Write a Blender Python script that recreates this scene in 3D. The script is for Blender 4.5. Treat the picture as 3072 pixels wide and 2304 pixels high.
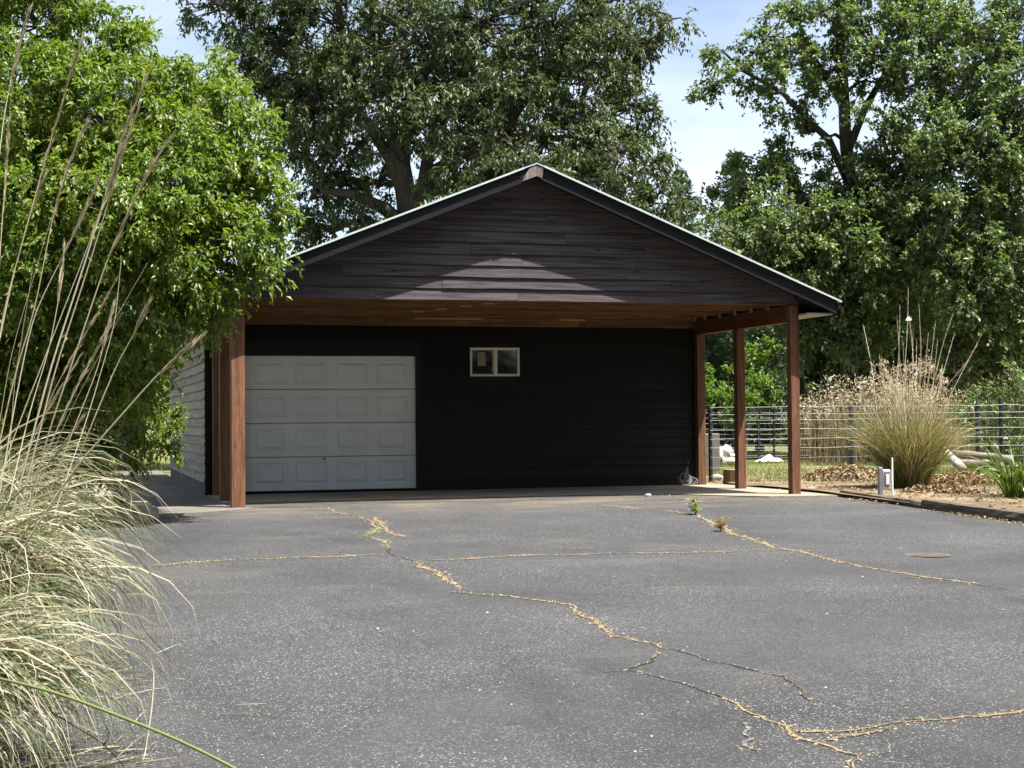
import bpy, bmesh, math, random
import numpy as np
from mathutils import Matrix, Vector

for o in list(bpy.data.objects):
    bpy.data.objects.remove(o)
scene = bpy.context.scene
COL = scene.collection
rng = np.random.default_rng(7)
random.seed(7)

# ------------------------------------------------------------------ camera
CAM = np.array([-2.1299, -20.7375, 1.1743])
YAW, PITCH, ROLL, FPX = 0.2823, 0.0217, -0.0085, 4636.7
fw = np.array([math.sin(YAW)*math.cos(PITCH), math.cos(YAW)*math.cos(PITCH), math.sin(PITCH)])
rt0 = np.array([math.cos(YAW), -math.sin(YAW), 0.0])
up0 = np.cross(rt0, fw)
rt = rt0*math.cos(ROLL) + up0*math.sin(ROLL)
up = -rt0*math.sin(ROLL) + up0*math.cos(ROLL)
cam_d = bpy.data.cameras.new('camera')
cam_d.sensor_width = 36.0
cam_d.lens = FPX*36.0/3072.0
cam_d.clip_start = 0.1
cam_d.clip_end = 2000
cam = bpy.data.objects.new('camera', cam_d)
COL.objects.link(cam)
cam.matrix_world = Matrix(((rt[0], up[0], -fw[0], CAM[0]), (rt[1], up[1], -fw[1], CAM[1]),
                           (rt[2], up[2], -fw[2], CAM[2]), (0, 0, 0, 1)))
scene.camera = cam

# ------------------------------------------------------------------ sky and sun
SUN = np.array([0.33, -0.342, 1.0]); SUN /= np.linalg.norm(SUN)
world = bpy.data.worlds.new('World'); scene.world = world
world.use_nodes = True
wn, wl = world.node_tree.nodes, world.node_tree.links
bg = wn['Background']
sky = wn.new('ShaderNodeTexSky'); sky.sky_type = 'NISHITA'; sky.sun_disc = False
sky.sun_elevation = math.asin(SUN[2]); sky.sun_rotation = math.atan2(SUN[0], SUN[1])
sky.air_density = 1.0; sky.dust_density = 2.2; sky.ozone_density = 1.2
wtc = wn.new('ShaderNodeTexCoord')
wmap = wn.new('ShaderNodeMapping'); wmap.inputs['Scale'].default_value = (2.2, 3.6, 9.0)
wmap.inputs['Rotation'].default_value = (0.25, 0.35, 0.5)
wnoise = wn.new('ShaderNodeTexNoise'); wnoise.inputs['Scale'].default_value = 1.3
wnoise.inputs['Detail'].default_value = 7; wnoise.inputs['Roughness'].default_value = 0.55
wramp = wn.new('ShaderNodeValToRGB')
wramp.color_ramp.elements[0].position = 0.36; wramp.color_ramp.elements[0].color = (0.12, 0.12, 0.12, 1)
wramp.color_ramp.elements[1].position = 0.72; wramp.color_ramp.elements[1].color = (0.70, 0.70, 0.70, 1)
wmix = wn.new('ShaderNodeMix'); wmix.data_type = 'RGBA'
wbw = wn.new('ShaderNodeRGBToBW'); wsc = wn.new('ShaderNodeVectorMath'); wsc.operation = 'SCALE'
wtint = wn.new('ShaderNodeVectorMath'); wtint.operation = 'MULTIPLY'; wtint.inputs[1].default_value = (0.96, 1.03, 1.16)
wsc.inputs['Scale'].default_value = 2.0
wl.new(wtc.outputs['Generated'], wmap.inputs['Vector']); wl.new(wmap.outputs[0], wnoise.inputs['Vector'])
wl.new(wnoise.outputs['Fac'], wramp.inputs[0]); wl.new(wramp.outputs[0], wmix.inputs[0])
wl.new(sky.outputs[0], wbw.inputs[0]); wl.new(wbw.outputs[0], wsc.inputs[0]); wl.new(wsc.outputs[0], wtint.inputs[0]); wl.new(wtint.outputs[0], wmix.inputs[7])
wl.new(sky.outputs[0], wmix.inputs[6]); wl.new(wmix.outputs[2], bg.inputs['Color'])
bg.inputs['Strength'].default_value = 0.08

sun_d = bpy.data.lights.new('sun', 'SUN'); sun_d.energy = 5.0; sun_d.angle = math.radians(0.53)
sun_d.color = (1.0, 0.95, 0.87)
sun_o = bpy.data.objects.new('sun', sun_d); COL.objects.link(sun_o)
sun_o.rotation_euler = Vector(SUN).to_track_quat('Z', 'Y').to_euler()

scene.view_settings.view_transform = 'Standard'
scene.view_settings.look = 'None'
scene.view_settings.exposure = 1.42
scene.view_settings.gamma = 1.0
scene.view_settings.use_curve_mapping = False
scene.cycles.max_bounces = 3; scene.cycles.diffuse_bounces = 2; scene.cycles.glossy_bounces = 2
scene.render.resolution_x, scene.render.resolution_y = 1024, 768

# ------------------------------------------------------------------ point helpers (metres, building axes; photo pixels / 2212 wide)
S = 3072.0/2212.0
def ray(x, y):
    return fw + rt*(x*S-1536)/FPX + up*(1152-y*S)/FPX
def at_d(x, y, d): return CAM + ray(x, y)*d
def gz(x, y):
    return 0.0205*np.clip(np.minimum(y, 0.0), -40, 0)
def at_ground(x, y, dz=0.0):
    r = ray(x, y); t = 5.0
    for i in range(60):
        p = CAM + r*t
        g = float(gz(p[0], p[1])) + dz
        t += (g - p[2])/r[2]*0.8
    p = CAM + r*t
    return np.array([p[0], p[1], float(gz(p[0], p[1]))+dz])

# ------------------------------------------------------------------ materials
def nt(name):
    m = bpy.data.materials.new(name); m.use_nodes = True
    n, l = m.node_tree.nodes, m.node_tree.links
    return m, n, l, n['Principled BSDF']
def ramp(n, stops):
    r = n.new('ShaderNodeValToRGB'); e = r.color_ramp.elements
    while len(e) < len(stops): e.new(0.5)
    for i, (p, c) in enumerate(stops):
        e[i].position = p; e[i].color = (c[0], c[1], c[2], 1)
    return r
def noise(n, l, scale, vec=None, detail=4, rough=0.55, dist=0.0):
    t = n.new('ShaderNodeTexNoise'); t.inputs['Scale'].default_value = scale
    t.inputs['Detail'].default_value = detail; t.inputs['Roughness'].default_value = rough
    t.inputs['Distortion'].default_value = dist
    if vec is not None: l.new(vec, t.inputs['Vector'])
    return t
def mapping(n, l, scale, coord='Object', rot=(0,0,0)):
    tc = n.new('ShaderNodeTexCoord'); mp = n.new('ShaderNodeMapping')
    mp.inputs['Scale'].default_value = scale; mp.inputs['Rotation'].default_value = rot
    l.new(tc.outputs[coord], mp.inputs['Vector']); return mp.outputs[0]
def mixc(n, l, a, b, fac, blend='MIX'):
    m = n.new('ShaderNodeMix'); m.data_type = 'RGBA'; m.blend_type = blend
    for s, v in ((6, a), (7, b), (0, fac)):
        if hasattr(v, 'is_linked') or hasattr(v, 'links'): l.new(v, m.inputs[s])
        elif s == 0: m.inputs[0].default_value = v
        else: m.inputs[s].default_value = (v[0], v[1], v[2], 1)
    return m.outputs[2]
def bump(n, l, b, h, strength, dist=0.02):
    bp = n.new('ShaderNodeBump'); bp.inputs['Strength'].default_value = strength
    bp.inputs['Distance'].default_value = dist
    l.new(h, bp.inputs['Height']); l.new(bp.outputs[0], b.inputs['Normal'])

def mat_wood(name, dark, light, axis, rough=0.75, contrast=1.0, knots=0.5, spec=0.3, vary=0.24):
    """grain runs along axis 0/1/2; tone varies from board to board"""
    m, n, l, b = nt(name)
    tc = n.new('ShaderNodeTexCoord'); oi = n.new('ShaderNodeObjectInfo')
    add = n.new('ShaderNodeVectorMath'); add.operation = 'ADD'
    sc = n.new('ShaderNodeVectorMath'); sc.operation = 'SCALE'
    cmb = n.new('ShaderNodeCombineXYZ')
    for i in range(3): l.new(oi.outputs['Random'], cmb.inputs[i])
    l.new(cmb.outputs[0], sc.inputs[0]); sc.inputs['Scale'].default_value = 37.0
    l.new(tc.outputs['Object'], add.inputs[0]); l.new(sc.outputs[0], add.inputs[1])
    mp = n.new('ShaderNodeMapping'); s = [26.0, 26.0, 26.0]; s[axis] = 1.1
    mp.inputs['Scale'].default_value = s; l.new(add.outputs[0], mp.inputs['Vector'])
    g1 = noise(n, l, 1.0, mp.outputs[0], 6, 0.6, 0.6)
    mp2 = n.new('ShaderNodeMapping'); s2 = [7.0, 7.0, 7.0]; s2[axis] = 0.9
    mp2.inputs['Scale'].default_value = s2; l.new(add.outputs[0], mp2.inputs['Vector'])
    g2 = noise(n, l, 1.0, mp2.outputs[0], 3, 0.5, 1.5)
    wv = n.new('ShaderNodeMath'); wv.operation = 'SINE'
    mul = n.new('ShaderNodeMath'); mul.operation = 'MULTIPLY'; mul.inputs[1].default_value = 42.0
    l.new(g2.outputs['Fac'], mul.inputs[0]); l.new(mul.outputs[0], wv.inputs[0])
    r1 = ramp(n, [(0.32, dark), (0.72, light)]); l.new(g1.outputs['Fac'], r1.inputs[0])
    rw = ramp(n, [(0.0, (0.72,)*3), (0.6, (1.0,)*3)]); l.new(wv.outputs[0], rw.inputs[0])
    c = mixc(n, l, r1.outputs[0], rw.outputs[0], 0.75*contrast, 'MULTIPLY')
    vo = n.new('ShaderNodeTexVoronoi'); s3 = [5.5, 5.5, 5.5]; s3[axis] = 2.2
    mp3 = n.new('ShaderNodeMapping'); mp3.inputs['Scale'].default_value = s3
    l.new(add.outputs[0], mp3.inputs['Vector']); l.new(mp3.outputs[0], vo.inputs['Vector']); vo.inputs['Scale'].default_value = 1.0
    rk = ramp(n, [(0.05, (0.25,)*3), (0.13, (1,)*3)]); l.new(vo.outputs['Distance'], rk.inputs[0])
    c = mixc(n, l, c, rk.outputs[0], knots, 'MULTIPLY')
    rb = ramp(n, [(0.0, (1-vary,)*3), (1.0, (1+vary*0.8,)*3)]); l.new(oi.outputs['Random'], rb.inputs[0])
    c = mixc(n, l, c, rb.outputs[0], 1.0, 'MULTIPLY')
    l.new(c, b.inputs['Base Color']); b.inputs['Roughness'].default_value = rough
    b.inputs['Specular IOR Level'].default_value = spec
    bump(n, l, b, g1.outputs['Fac'], 0.35, 0.006)
    return m

def mat_plain(name, col, rough=0.6, metal=0.0, var=0.15, scale=8.0, spec=0.4, bmp=0.1):
    m, n, l, b = nt(name)
    g = noise(n, l, scale, mapping(n, l, (1, 1, 1)), 5)
    lo = tuple(c*(1-var) for c in col); hi = tuple(min(1, c*(1+var)) for c in col)
    r = ramp(n, [(0.3, lo), (0.7, hi)]); l.new(g.outputs['Fac'], r.inputs[0])
    l.new(r.outputs[0], b.inputs['Base Color']); b.inputs['Roughness'].default_value = rough
    b.inputs['Metallic'].default_value = metal; b.inputs['Specular IOR Level'].default_value = spec
    if bmp: bump(n, l, b, g.outputs['Fac'], bmp, 0.01)
    return m

def mat_leaf(name, stops, rough=0.45, trans=0.35, tcol=None, spec=0.5, clump=0.6, cscale=0.9):
    m, n, l, b = nt(name)
    ge = n.new('ShaderNodeNewGeometry'); oi = n.new('ShaderNodeObjectInfo')
    ad = n.new('ShaderNodeMath'); ad.operation = 'ADD'
    l.new(ge.outputs['Random Per Island'], ad.inputs[0]); l.new(oi.outputs['Random'], ad.inputs[1])
    fr = n.new('ShaderNodeMath'); fr.operation = 'FRACT'; l.new(ad.outputs[0], fr.inputs[0])
    g = noise(n, l, cscale, mapping(n, l, (1, 1, 1)), 2)
    mx = n.new('ShaderNodeMix'); mx.data_type = 'FLOAT'; mx.inputs[0].default_value = clump
    l.new(fr.outputs[0], mx.inputs[2]); l.new(g.outputs['Fac'], mx.inputs[3])
    r = ramp(n, stops); l.new(mx.outputs[0], r.inputs[0])
    l.new(r.outputs[0], b.inputs['Base Color']); b.inputs['Roughness'].default_value = rough
    b.inputs['Specular IOR Level'].default_value = spec
    if trans > 0:
        t = n.new('ShaderNodeBsdfTranslucent')
        tm = mixc(n, l, r.outputs[0], tcol or (1.5, 1.7, 0.7), 1.0, 'MULTIPLY'); l.new(tm, t.inputs['Color'])
        ms = n.new('ShaderNodeMixShader'); ms.inputs[0].default_value = trans
        out = n['Material Output']
        l.new(b.outputs[0], ms.inputs[1]); l.new(t.outputs[0], ms.inputs[2]); l.new(ms.outputs[0], out.inputs['Surface'])
    return m

def mat_bark(name, a, c):
    m, n, l, b = nt(name)
    g = noise(n, l, 1.0, mapping(n, l, (16, 16, 2.5)), 6, 0.65, 0.5)
    r = ramp(n, [(0.3, a), (0.7, c)]); l.new(g.outputs['Fac'], r.inputs[0]); l.new(r.outputs[0], b.inputs['Base Color'])
    b.inputs['Roughness'].default_value = 0.9; bump(n, l, b, g.outputs['Fac'], 0.8, 0.03)
    return m

def mat_asphalt():
    m, n, l, b = nt('asphalt')
    co = mapping(n, l, (1, 1, 1))
    big = noise(n, l, 0.35, co, 5, 0.6); mid = noise(n, l, 2.3, co, 5, 0.6); fine = noise(n, l, 55, co, 4, 0.7)
    r = ramp(n, [(0.3, (0.038, 0.039, 0.041)), (0.7, (0.055, 0.056, 0.058))]); l.new(big.outputs['Fac'], r.inputs[0])
    r2 = ramp(n, [(0.3, (0.86,)*3), (0.75, (1.12,)*3)]); l.new(mid.outputs['Fac'], r2.inputs[0])
    c = mixc(n, l, r.outputs[0], r2.outputs[0], 1.0, 'MULTIPLY')
    r3 = ramp(n, [(0.3, (0.62,)*3), (0.7, (1.32,)*3)]); l.new(fine.outputs['Fac'], r3.inputs[0])
    c = mixc(n, l, c, r3.outputs[0], 1.0, 'MULTIPLY')
    # exposed pale stones of the mix, where the binder has worn off
    wear = noise(n, l, 0.55, co, 4, 0.6)
    rwear = ramp(n, [(0.40, (0,)*3), (0.66, (1,)*3)]); l.new(wear.outputs['Fac'], rwear.inputs[0])
    for sc_, th, col, amt in ((95.0, 0.33, (0.19, 0.185, 0.178), 1.0), (60.0, 0.24, (0.29, 0.285, 0.27), 1.0), (30.0, 0.15, (0.34, 0.33, 0.31), 0.8)):
        vo = n.new('ShaderNodeTexVoronoi'); vo.inputs['Scale'].default_value = sc_; l.new(co, vo.inputs['Vector'])
        rs = ramp(n, [(th, (1,)*3), (th+0.07, (0,)*3)]); l.new(vo.outputs['Distance'], rs.inputs[0])
        sx = n.new('ShaderNodeSeparateColor'); l.new(vo.outputs['Color'], sx.inputs[0])
        gt = n.new('ShaderNodeMath'); gt.operation = 'GREATER_THAN'; gt.inputs[1].default_value = 0.68; l.new(sx.outputs[0], gt.inputs[0])
        m1 = n.new('ShaderNodeMath'); m1.operation = 'MULTIPLY'; l.new(rs.outputs[0], m1.inputs[0]); l.new(gt.outputs[0], m1.inputs[1])
        m2 = n.new('ShaderNodeMath'); m2.operation = 'MULTIPLY_ADD'; m2.inputs[1].default_value = 0.65; m2.inputs[2].default_value = 0.35*amt
        l.new(rwear.outputs[0], m2.inputs[0])
        m3 = n.new('ShaderNodeMath'); m3.operation = 'MULTIPLY'; l.new(m1.outputs[0], m3.inputs[0]); l.new(m2.outputs[0], m3.inputs[1])
        c = mixc(n, l, c, col, m3.outputs[0])
    st = noise(n, l, 0.8, mapping(n, l, (1.0, 0.5, 1), 'Object', (0, 0, 0.3)), 4, 0.55, 0.8); rst = ramp(n, [(0.36, (0.74,)*3), (0.46, (1.0,)*3), (0.62, (1.0,)*3), (0.74, (1.16,)*3)]); l.new(st.outputs['Fac'], rst.inputs[0])
    c = mixc(n, l, c, rst.outputs[0], 0.6, 'MULTIPLY')
    # tan dust washed over parts of the drive
    dust = noise(n, l, 0.5, mapping(n, l, (0.6, 1.6, 1)), 5, 0.65, 0.4)
    rd = ramp(n, [(0.56, (0,)*3), (0.80, (0.42,)*3)]); l.new(dust.outputs['Fac'], rd.inputs[0])
    c = mixc(n, l, c, (0.165, 0.14, 0.107), rd.outputs[0])
    # soil tracked onto the asphalt next to the concrete floor
    sp = n.new('ShaderNodeSeparateXYZ'); l.new(co, sp.inputs[0])
    mr = n.new('ShaderNodeMapRange'); mr.inputs['From Min'].default_value = -2.4; mr.inputs['From Max'].default_value = 0.3
    mr.inputs['To Min'].default_value = 0.0; mr.inputs['To Max'].default_value = 0.75; l.new(sp.outputs['Y'], mr.inputs['Value'])
    d2 = noise(n, l, 0.9, mapping(n, l, (0.7, 2.6, 1)), 6, 0.7, 0.6); rd2 = ramp(n, [(0.42, (0,)*3), (0.66, (1,)*3)]); l.new(d2.outputs['Fac'], rd2.inputs[0])
    mm = n.new('ShaderNodeMath'); mm.operation = 'MULTIPLY'; l.new(mr.outputs[0], mm.inputs[0]); l.new(rd2.outputs[0], mm.inputs[1])
    c = mixc(n, l, c, (0.19, 0.152, 0.107), mm.outputs[0])
    l.new(c, b.inputs['Base Color']); b.inputs['Roughness'].default_value = 0.88; b.inputs['Specular IOR Level'].default_value = 0.25
    bump(n, l, b, fine.outputs['Fac'], 0.6, 0.012)
    return m

def mat_ground(name, stops, scale=0.6, fine=30.0, fcon=0.35):
    m, n, l, b = nt(name); co = mapping(n, l, (1, 1, 1))
    g = noise(n, l, scale, co, 6, 0.65); r = ramp(n, stops); l.new(g.outputs['Fac'], r.inputs[0])
    f = noise(n, l, fine, co, 5, 0.7); rf = ramp(n, [(0.3, (1-fcon,)*3), (0.7, (1+fcon,)*3)]); l.new(f.outputs['Fac'], rf.inputs[0])
    c = mixc(n, l, r.outputs[0], rf.outputs[0], 1.0, 'MULTIPLY')
    l.new(c, b.inputs['Base Color']); b.inputs['Roughness'].default_value = 0.95; b.inputs['Specular IOR Level'].default_value = 0.15
    bump(n, l, b, f.outputs['Fac'], 0.7, 0.03)
    return m

M = {}
M['gable'] = mat_wood('dark_stained_siding', (0.040, 0.033, 0.040), (0.130, 0.113, 0.122), 0, 0.85, 0.35, 0.8, 0.05, 0.08)
M['black'] = mat_wood('black_painted_siding', (0.006, 0.0056, 0.006), (0.013, 0.012, 0.0125), 0, 0.55, 0.4, 0.3, 0.25, 0.25)
M['fascia'] = mat_wood('black_fascia', (0.006, 0.0065, 0.009), (0.014, 0.014, 0.018), 0, 0.6, 0.4, 0.3, 0.2, 0.1)
M['cap'] = mat_wood('weathered_cap', (0.10, 0.075, 0.07), (0.22, 0.18, 0.17), 2, 0.75, 0.8, 0.0)
M['post'] = mat_wood('redwood_post', (0.100, 0.044, 0.024), (0.30, 0.140, 0.076), 2, 0.7, 1.0, 0.45)
M['joist'] = mat_wood('cedar_joist', (0.12, 0.055, 0.026), (0.27, 0.135, 0.062), 0, 0.75, 0.8, 0.5)
M['pale_board'] = mat_wood('pale_pine', (0.36, 0.21, 0.11), (0.52, 0.34, 0.20), 0, 0.75, 0.5, 0.2)
M['beam'] = mat_wood('side_beam', (0.09, 0.030, 0.015), (0.20, 0.075, 0.035), 1, 0.7, 0.8, 0.4)
M['white_siding'] = mat_wood('weathered_white_siding', (0.18, 0.17, 0.15), (0.36, 0.34, 0.305), 1, 0.85, 0.3, 0.2, 0.2, 0.15)
M['tie'] = mat_wood('old_landscape_timber', (0.045, 0.036, 0.028), (0.16, 0.13, 0.10), 1, 0.95, 1.0, 0.4)
M['stump'] = mat_wood('cut_log', (0.16, 0.10, 0.06), (0.40, 0.28, 0.18), 2, 0.9, 1.0, 0.1)
M['log'] = mat_wood('grey_log', (0.12, 0.10, 0.08), (0.36, 0.32, 0.26), 0, 0.95, 1.0, 0.2)
M['door'] = mat_plain('white_steel_door', (0.78, 0.80, 0.83), 0.45, 0, 0.06, 1.6, 0.45, 0.02)
M['vinyl'] = mat_plain('vinyl_frame', (0.74, 0.72, 0.68), 0.5, 0, 0.06)
M['drip'] = mat_plain('pale_metal_roof', (0.62, 0.70, 0.68), 0.35, 0.35, 0.06)
M['soffit'] = mat_plain('soffit_metal', (0.30, 0.30, 0.30), 0.5, 0.2, 0.08)
M['galv'] = mat_plain('galvanised', (0.55, 0.56, 0.57), 0.4, 0.7, 0.12)
M['wire'] = mat_plain('fence_wire', (0.34, 0.36, 0.36), 0.5, 0.3, 0.1)
M['fpost'] = mat_plain('black_fence_post', (0.018, 0.020, 0.024), 0.5, 0.2, 0.2)
M['grey_metal'] = mat_plain('grey_painted_metal', (0.20, 0.21, 0.23), 0.5, 0.3, 0.12)
M['light_metal'] = mat_plain('light_grey_cover', (0.72, 0.73, 0.74), 0.45, 0.1, 0.08)
M['rust'] = mat_plain('rusty_cover', (0.20, 0.115, 0.07), 0.85, 0.1, 0.3, 14, 0.3, 0.4)
M['concrete'] = mat_ground('concrete', [(0.30, (0.225, 0.192, 0.146)), (0.70, (0.332, 0.292, 0.232))], 1.2, 40, 0.16)
M['concrete_grey'] = mat_ground('grey_concrete', [(0.30, (0.113, 0.106, 0.093)), (0.70, (0.199, 0.185, 0.166))], 1.0, 35, 0.16)
M['found'] = mat_ground('foundation', [(0.3, (0.08, 0.08, 0.09)), (0.7, (0.15, 0.15, 0.16))], 2.0, 30, 0.2)
M['rock'] = mat_ground('pale_rock', [(0.30, (0.332, 0.305, 0.279)), (0.70, (0.490, 0.471, 0.445))], 3.0, 22, 0.25)
M['plastic'] = mat_plain('white_plastic_sheet', (0.82, 0.82, 0.82), 0.4, 0, 0.03, 3, 0.5, 0.0)
M['cable'] = mat_plain('grey_cable', (0.17, 0.17, 0.18), 0.55, 0, 0.15)
M['asphalt'] = mat_asphalt()
M['lawn'] = mat_ground('lawn_soil', [(0.30, (0.066, 0.086, 0.023)), (0.50, (0.126, 0.133, 0.040)), (0.66, (0.206, 0.173, 0.093))], 0.45, 20, 0.4)
M['bed'] = mat_ground('bed_soil', [(0.30, (0.086, 0.063, 0.040)), (0.55, (0.199, 0.156, 0.099)), (0.75, (0.279, 0.232, 0.152))], 1.1, 28, 0.45)
M['mulch'] = mat_ground('mulch_heap', [(0.30, (0.080, 0.040, 0.020)), (0.70, (0.199, 0.113, 0.060))], 4.0, 26, 0.5)
M['dark'] = mat_plain('crack_shadow', (0.022, 0.022, 0.024), 0.95, 0, 0.2)
M['pale_grit'] = mat_ground('pale_grit', [(0.44, (0.055, 0.056, 0.06)), (0.60, (0.27, 0.25, 0.21))], 34.0, 60, 0.3)
M['rust_dark'] = mat_plain('old_iron', (0.095, 0.070, 0.053), 0.9, 0, 0.3, 14, 0.2, 0.4)
M['rust_rim'] = mat_plain('sandy_rim', (0.17, 0.125, 0.09), 0.9, 0, 0.3, 14, 0.2, 0.4)
M['brown_box'] = mat_plain('brown_grey_paint', (0.11, 0.095, 0.085), 0.7, 0, 0.2)
M['straw_fill'] = mat_ground('dried_weed_mat', [(0.30, (0.159, 0.113, 0.066)), (0.70, (0.305, 0.252, 0.159))], 5.0, 60, 0.5)
def mat_glass():
    m, n, l, b = nt('window_glass'); b.inputs['Base Color'].default_value = (0.012, 0.016, 0.016, 1)
    b.inputs['Roughness'].default_value = 0.04; b.inputs['Specular IOR Level'].default_value = 0.6
    return m
M['glass'] = mat_glass()
M['pale_tan'] = mat_plain('pale_tan_matte', (0.30, 0.25, 0.20), 0.8, 0, 0.06)
M['void'] = mat_plain('dark_interior', (0.006, 0.006, 0.007), 0.9, 0, 0.1)
M['leaf_left'] = mat_leaf('boxelder_leaf', [(0.15, (0.057, 0.098, 0.017)), (0.45, (0.113, 0.169, 0.026)), (0.70, (0.178, 0.240, 0.042)), (0.95, (0.246, 0.284, 0.075))], 0.42, 0.40, (1.5, 1.6, 0.6), 0.5, 0.55, 0.8)
M['leaf_mid'] = mat_leaf('oak_leaf', [(0.20, (0.031, 0.053, 0.021)), (0.50, (0.059, 0.087, 0.032)), (0.72, (0.107, 0.124, 0.048)), (0.95, (0.172, 0.165, 0.070))], 0.45, 0.28, (1.3, 1.4, 0.6), 0.42, 0.6, 0.35)
M['leaf_right'] = mat_leaf('maple_leaf', [(0.20, (0.063, 0.094, 0.044)), (0.50, (0.117, 0.160, 0.069)), (0.85, (0.217, 0.258, 0.121))], 0.42, 0.38, (1.4, 1.6, 0.6), 0.45, 0.55, 0.4)
M['leaf_far'] = mat_leaf('far_leaf', [(0.20, (0.043, 0.070, 0.030)), (0.50, (0.077, 0.115, 0.046)), (0.85, (0.135, 0.177, 0.074))], 0.5, 0.28, None, 0.4, 0.6, 0.3)
M['leaf_bright'] = mat_leaf('bright_shrub_leaf', [(0.20, (0.059, 0.118, 0.014)), (0.50, (0.104, 0.181, 0.024)), (0.85, (0.167, 0.237, 0.042))], 0.45, 0.40, (1.5, 1.6, 0.6), 0.4)
M['needle'] = mat_leaf('spruce_needle', [(0.20, (0.031, 0.052, 0.028)), (0.50, (0.052, 0.080, 0.038)), (0.85, (0.097, 0.132, 0.056))], 0.55, 0.15, None, 0.3)
M['blade'] = mat_leaf('ornamental_grass_blade', [(0.08, (0.050, 0.084, 0.027)), (0.40, (0.121, 0.148, 0.064)), (0.52, (0.228, 0.208, 0.128)), (0.74, (0.336, 0.302, 0.208)), (0.95, (0.457, 0.430, 0.336))], 0.5, 0.28, (1.15, 1.1, 0.75), 0.4, 0.12, 1.2)
M['blade_r'] = mat_leaf('green_clump_blade', [(0.10, (0.068, 0.106, 0.026)), (0.38, (0.150, 0.170, 0.052)), (0.55, (0.290, 0.246, 0.122)), (0.90, (0.471, 0.382, 0.252))], 0.5, 0.28, (1.2, 1.2, 0.7), 0.4, 0.35, 1.0)
M['stalk'] = mat_leaf('dry_stalk', [(0.10, (0.515, 0.432, 0.289)), (0.50, (0.660, 0.567, 0.402)), (0.90, (0.782, 0.711, 0.557))], 0.55, 0.10, (1.1, 1.0, 0.8), 0.4, 0.2)
M['plume'] = mat_leaf('dry_seed_head', [(0.10, (0.430, 0.356, 0.234)), (0.50, (0.599, 0.506, 0.356)), (0.90, (0.749, 0.674, 0.534))], 0.7, 0.25, (1.1, 1.0, 0.8), 0.2, 0.2)
M['reed'] = mat_leaf('dry_reed', [(0.10, (0.111, 0.097, 0.042)), (0.45, (0.230, 0.181, 0.097)), (0.90, (0.348, 0.271, 0.174))], 0.6, 0.2, (1.1, 1.0, 0.8), 0.3, 0.3, 0.5)
M['green_stalk'] = mat_leaf('green_blade', [(0.20, (0.139, 0.188, 0.056)), (0.80, (0.195, 0.237, 0.084))], 0.45, 0.2, (1.2, 1.2, 0.7), 0.4)
M['grass'] = mat_leaf('lawn_grass', [(0.10, (0.059, 0.097, 0.021)), (0.50, (0.118, 0.153, 0.038)), (0.75, (0.230, 0.216, 0.084)), (0.95, (0.348, 0.292, 0.167))], 0.55, 0.3, (1.3, 1.3, 0.6), 0.3, 0.5, 0.35)
M['weed'] = mat_leaf('dried_weed', [(0.10, (0.252, 0.145, 0.073)), (0.40, (0.350, 0.262, 0.151)), (0.80, (0.420, 0.360, 0.230)), (0.97, (0.279, 0.291, 0.115))], 0.7, 0.2, (1.2, 1.1, 0.7), 0.2, 0.35, 2.5)
M['weed_green'] = mat_leaf('green_weed', [(0.20, (0.139, 0.184, 0.063)), (0.80, (0.296, 0.322, 0.188))], 0.55, 0.3, None, 0.3)
M['litter'] = mat_leaf('dead_leaf', [(0.10, (0.111, 0.066, 0.035)), (0.50, (0.251, 0.174, 0.097)), (0.90, (0.390, 0.313, 0.209))], 0.7, 0.15, (1.1, 0.9, 0.6), 0.25, 0.3)
M['lily'] = mat_leaf('daylily_leaf', [(0.20, (0.046, 0.084, 0.012)), (0.80, (0.106, 0.151, 0.028))], 0.35, 0.3, None, 0.5, 0.2)
M['bark_dark'] = mat_bark('dark_bark', (0.018, 0.015, 0.012), (0.075, 0.062, 0.050))
M['bark_grey'] = mat_bark('grey_bark', (0.05, 0.045, 0.038), (0.16, 0.145, 0.125))

# ------------------------------------------------------------------ object helpers
def link(o, parent=None):
    COL.objects.link(o)
    if parent is not None: o.parent = parent
    return o
def tag(o, label=None, cat=None, group=None, kind=None):
    if label: o['label'] = label
    if cat: o['category'] = cat
    if group: o['group'] = group
    if kind: o['kind'] = kind
    return o
def empty(name, loc, label, cat, group=None):
    o = bpy.data.objects.new(name, None); o.location = loc; o.empty_display_size = 0.2
    COL.objects.link(o); return tag(o, label, cat, group)
def finish(me, name, m, parent, smooth=False):
    if m is not None: me.materials.append(M[m] if isinstance(m, str) else m)
    if smooth: me.polygons.foreach_set('use_smooth', np.ones(len(me.polygons), dtype=bool))
    o = bpy.data.objects.new(name, me); COL.objects.link(o)
    if parent is not None:
        o.parent = parent; o.matrix_parent_inverse = Matrix.Translation(-Vector(parent.location))
    return o
def pyd(name, V, F, m, parent=None, smooth=False):
    me = bpy.data.meshes.new(name); me.from_pydata([tuple(map(float, v)) for v in V], [], [tuple(f) for f in F]); me.update()
    return finish(me, name, m, parent, smooth)
def arr(name, V, F, m, parent=None, smooth=False):
    """V (n,3), F (k,3 or 4) numpy arrays"""
    me = bpy.data.meshes.new(name); V = np.asarray(V, dtype=np.float32); F = np.asarray(F, dtype=np.int32)
    k = F.shape[1]
    me.vertices.add(len(V)); me.vertices.foreach_set('co', V.ravel())
    me.loops.add(F.size); me.loops.foreach_set('vertex_index', F.ravel())
    me.polygons.add(len(F)); me.polygons.foreach_set('loop_start', np.arange(0, F.size, k, dtype=np.int32))
    me.update(calc_edges=True); me.validate()
    return finish(me, name, m, parent, smooth)

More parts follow.
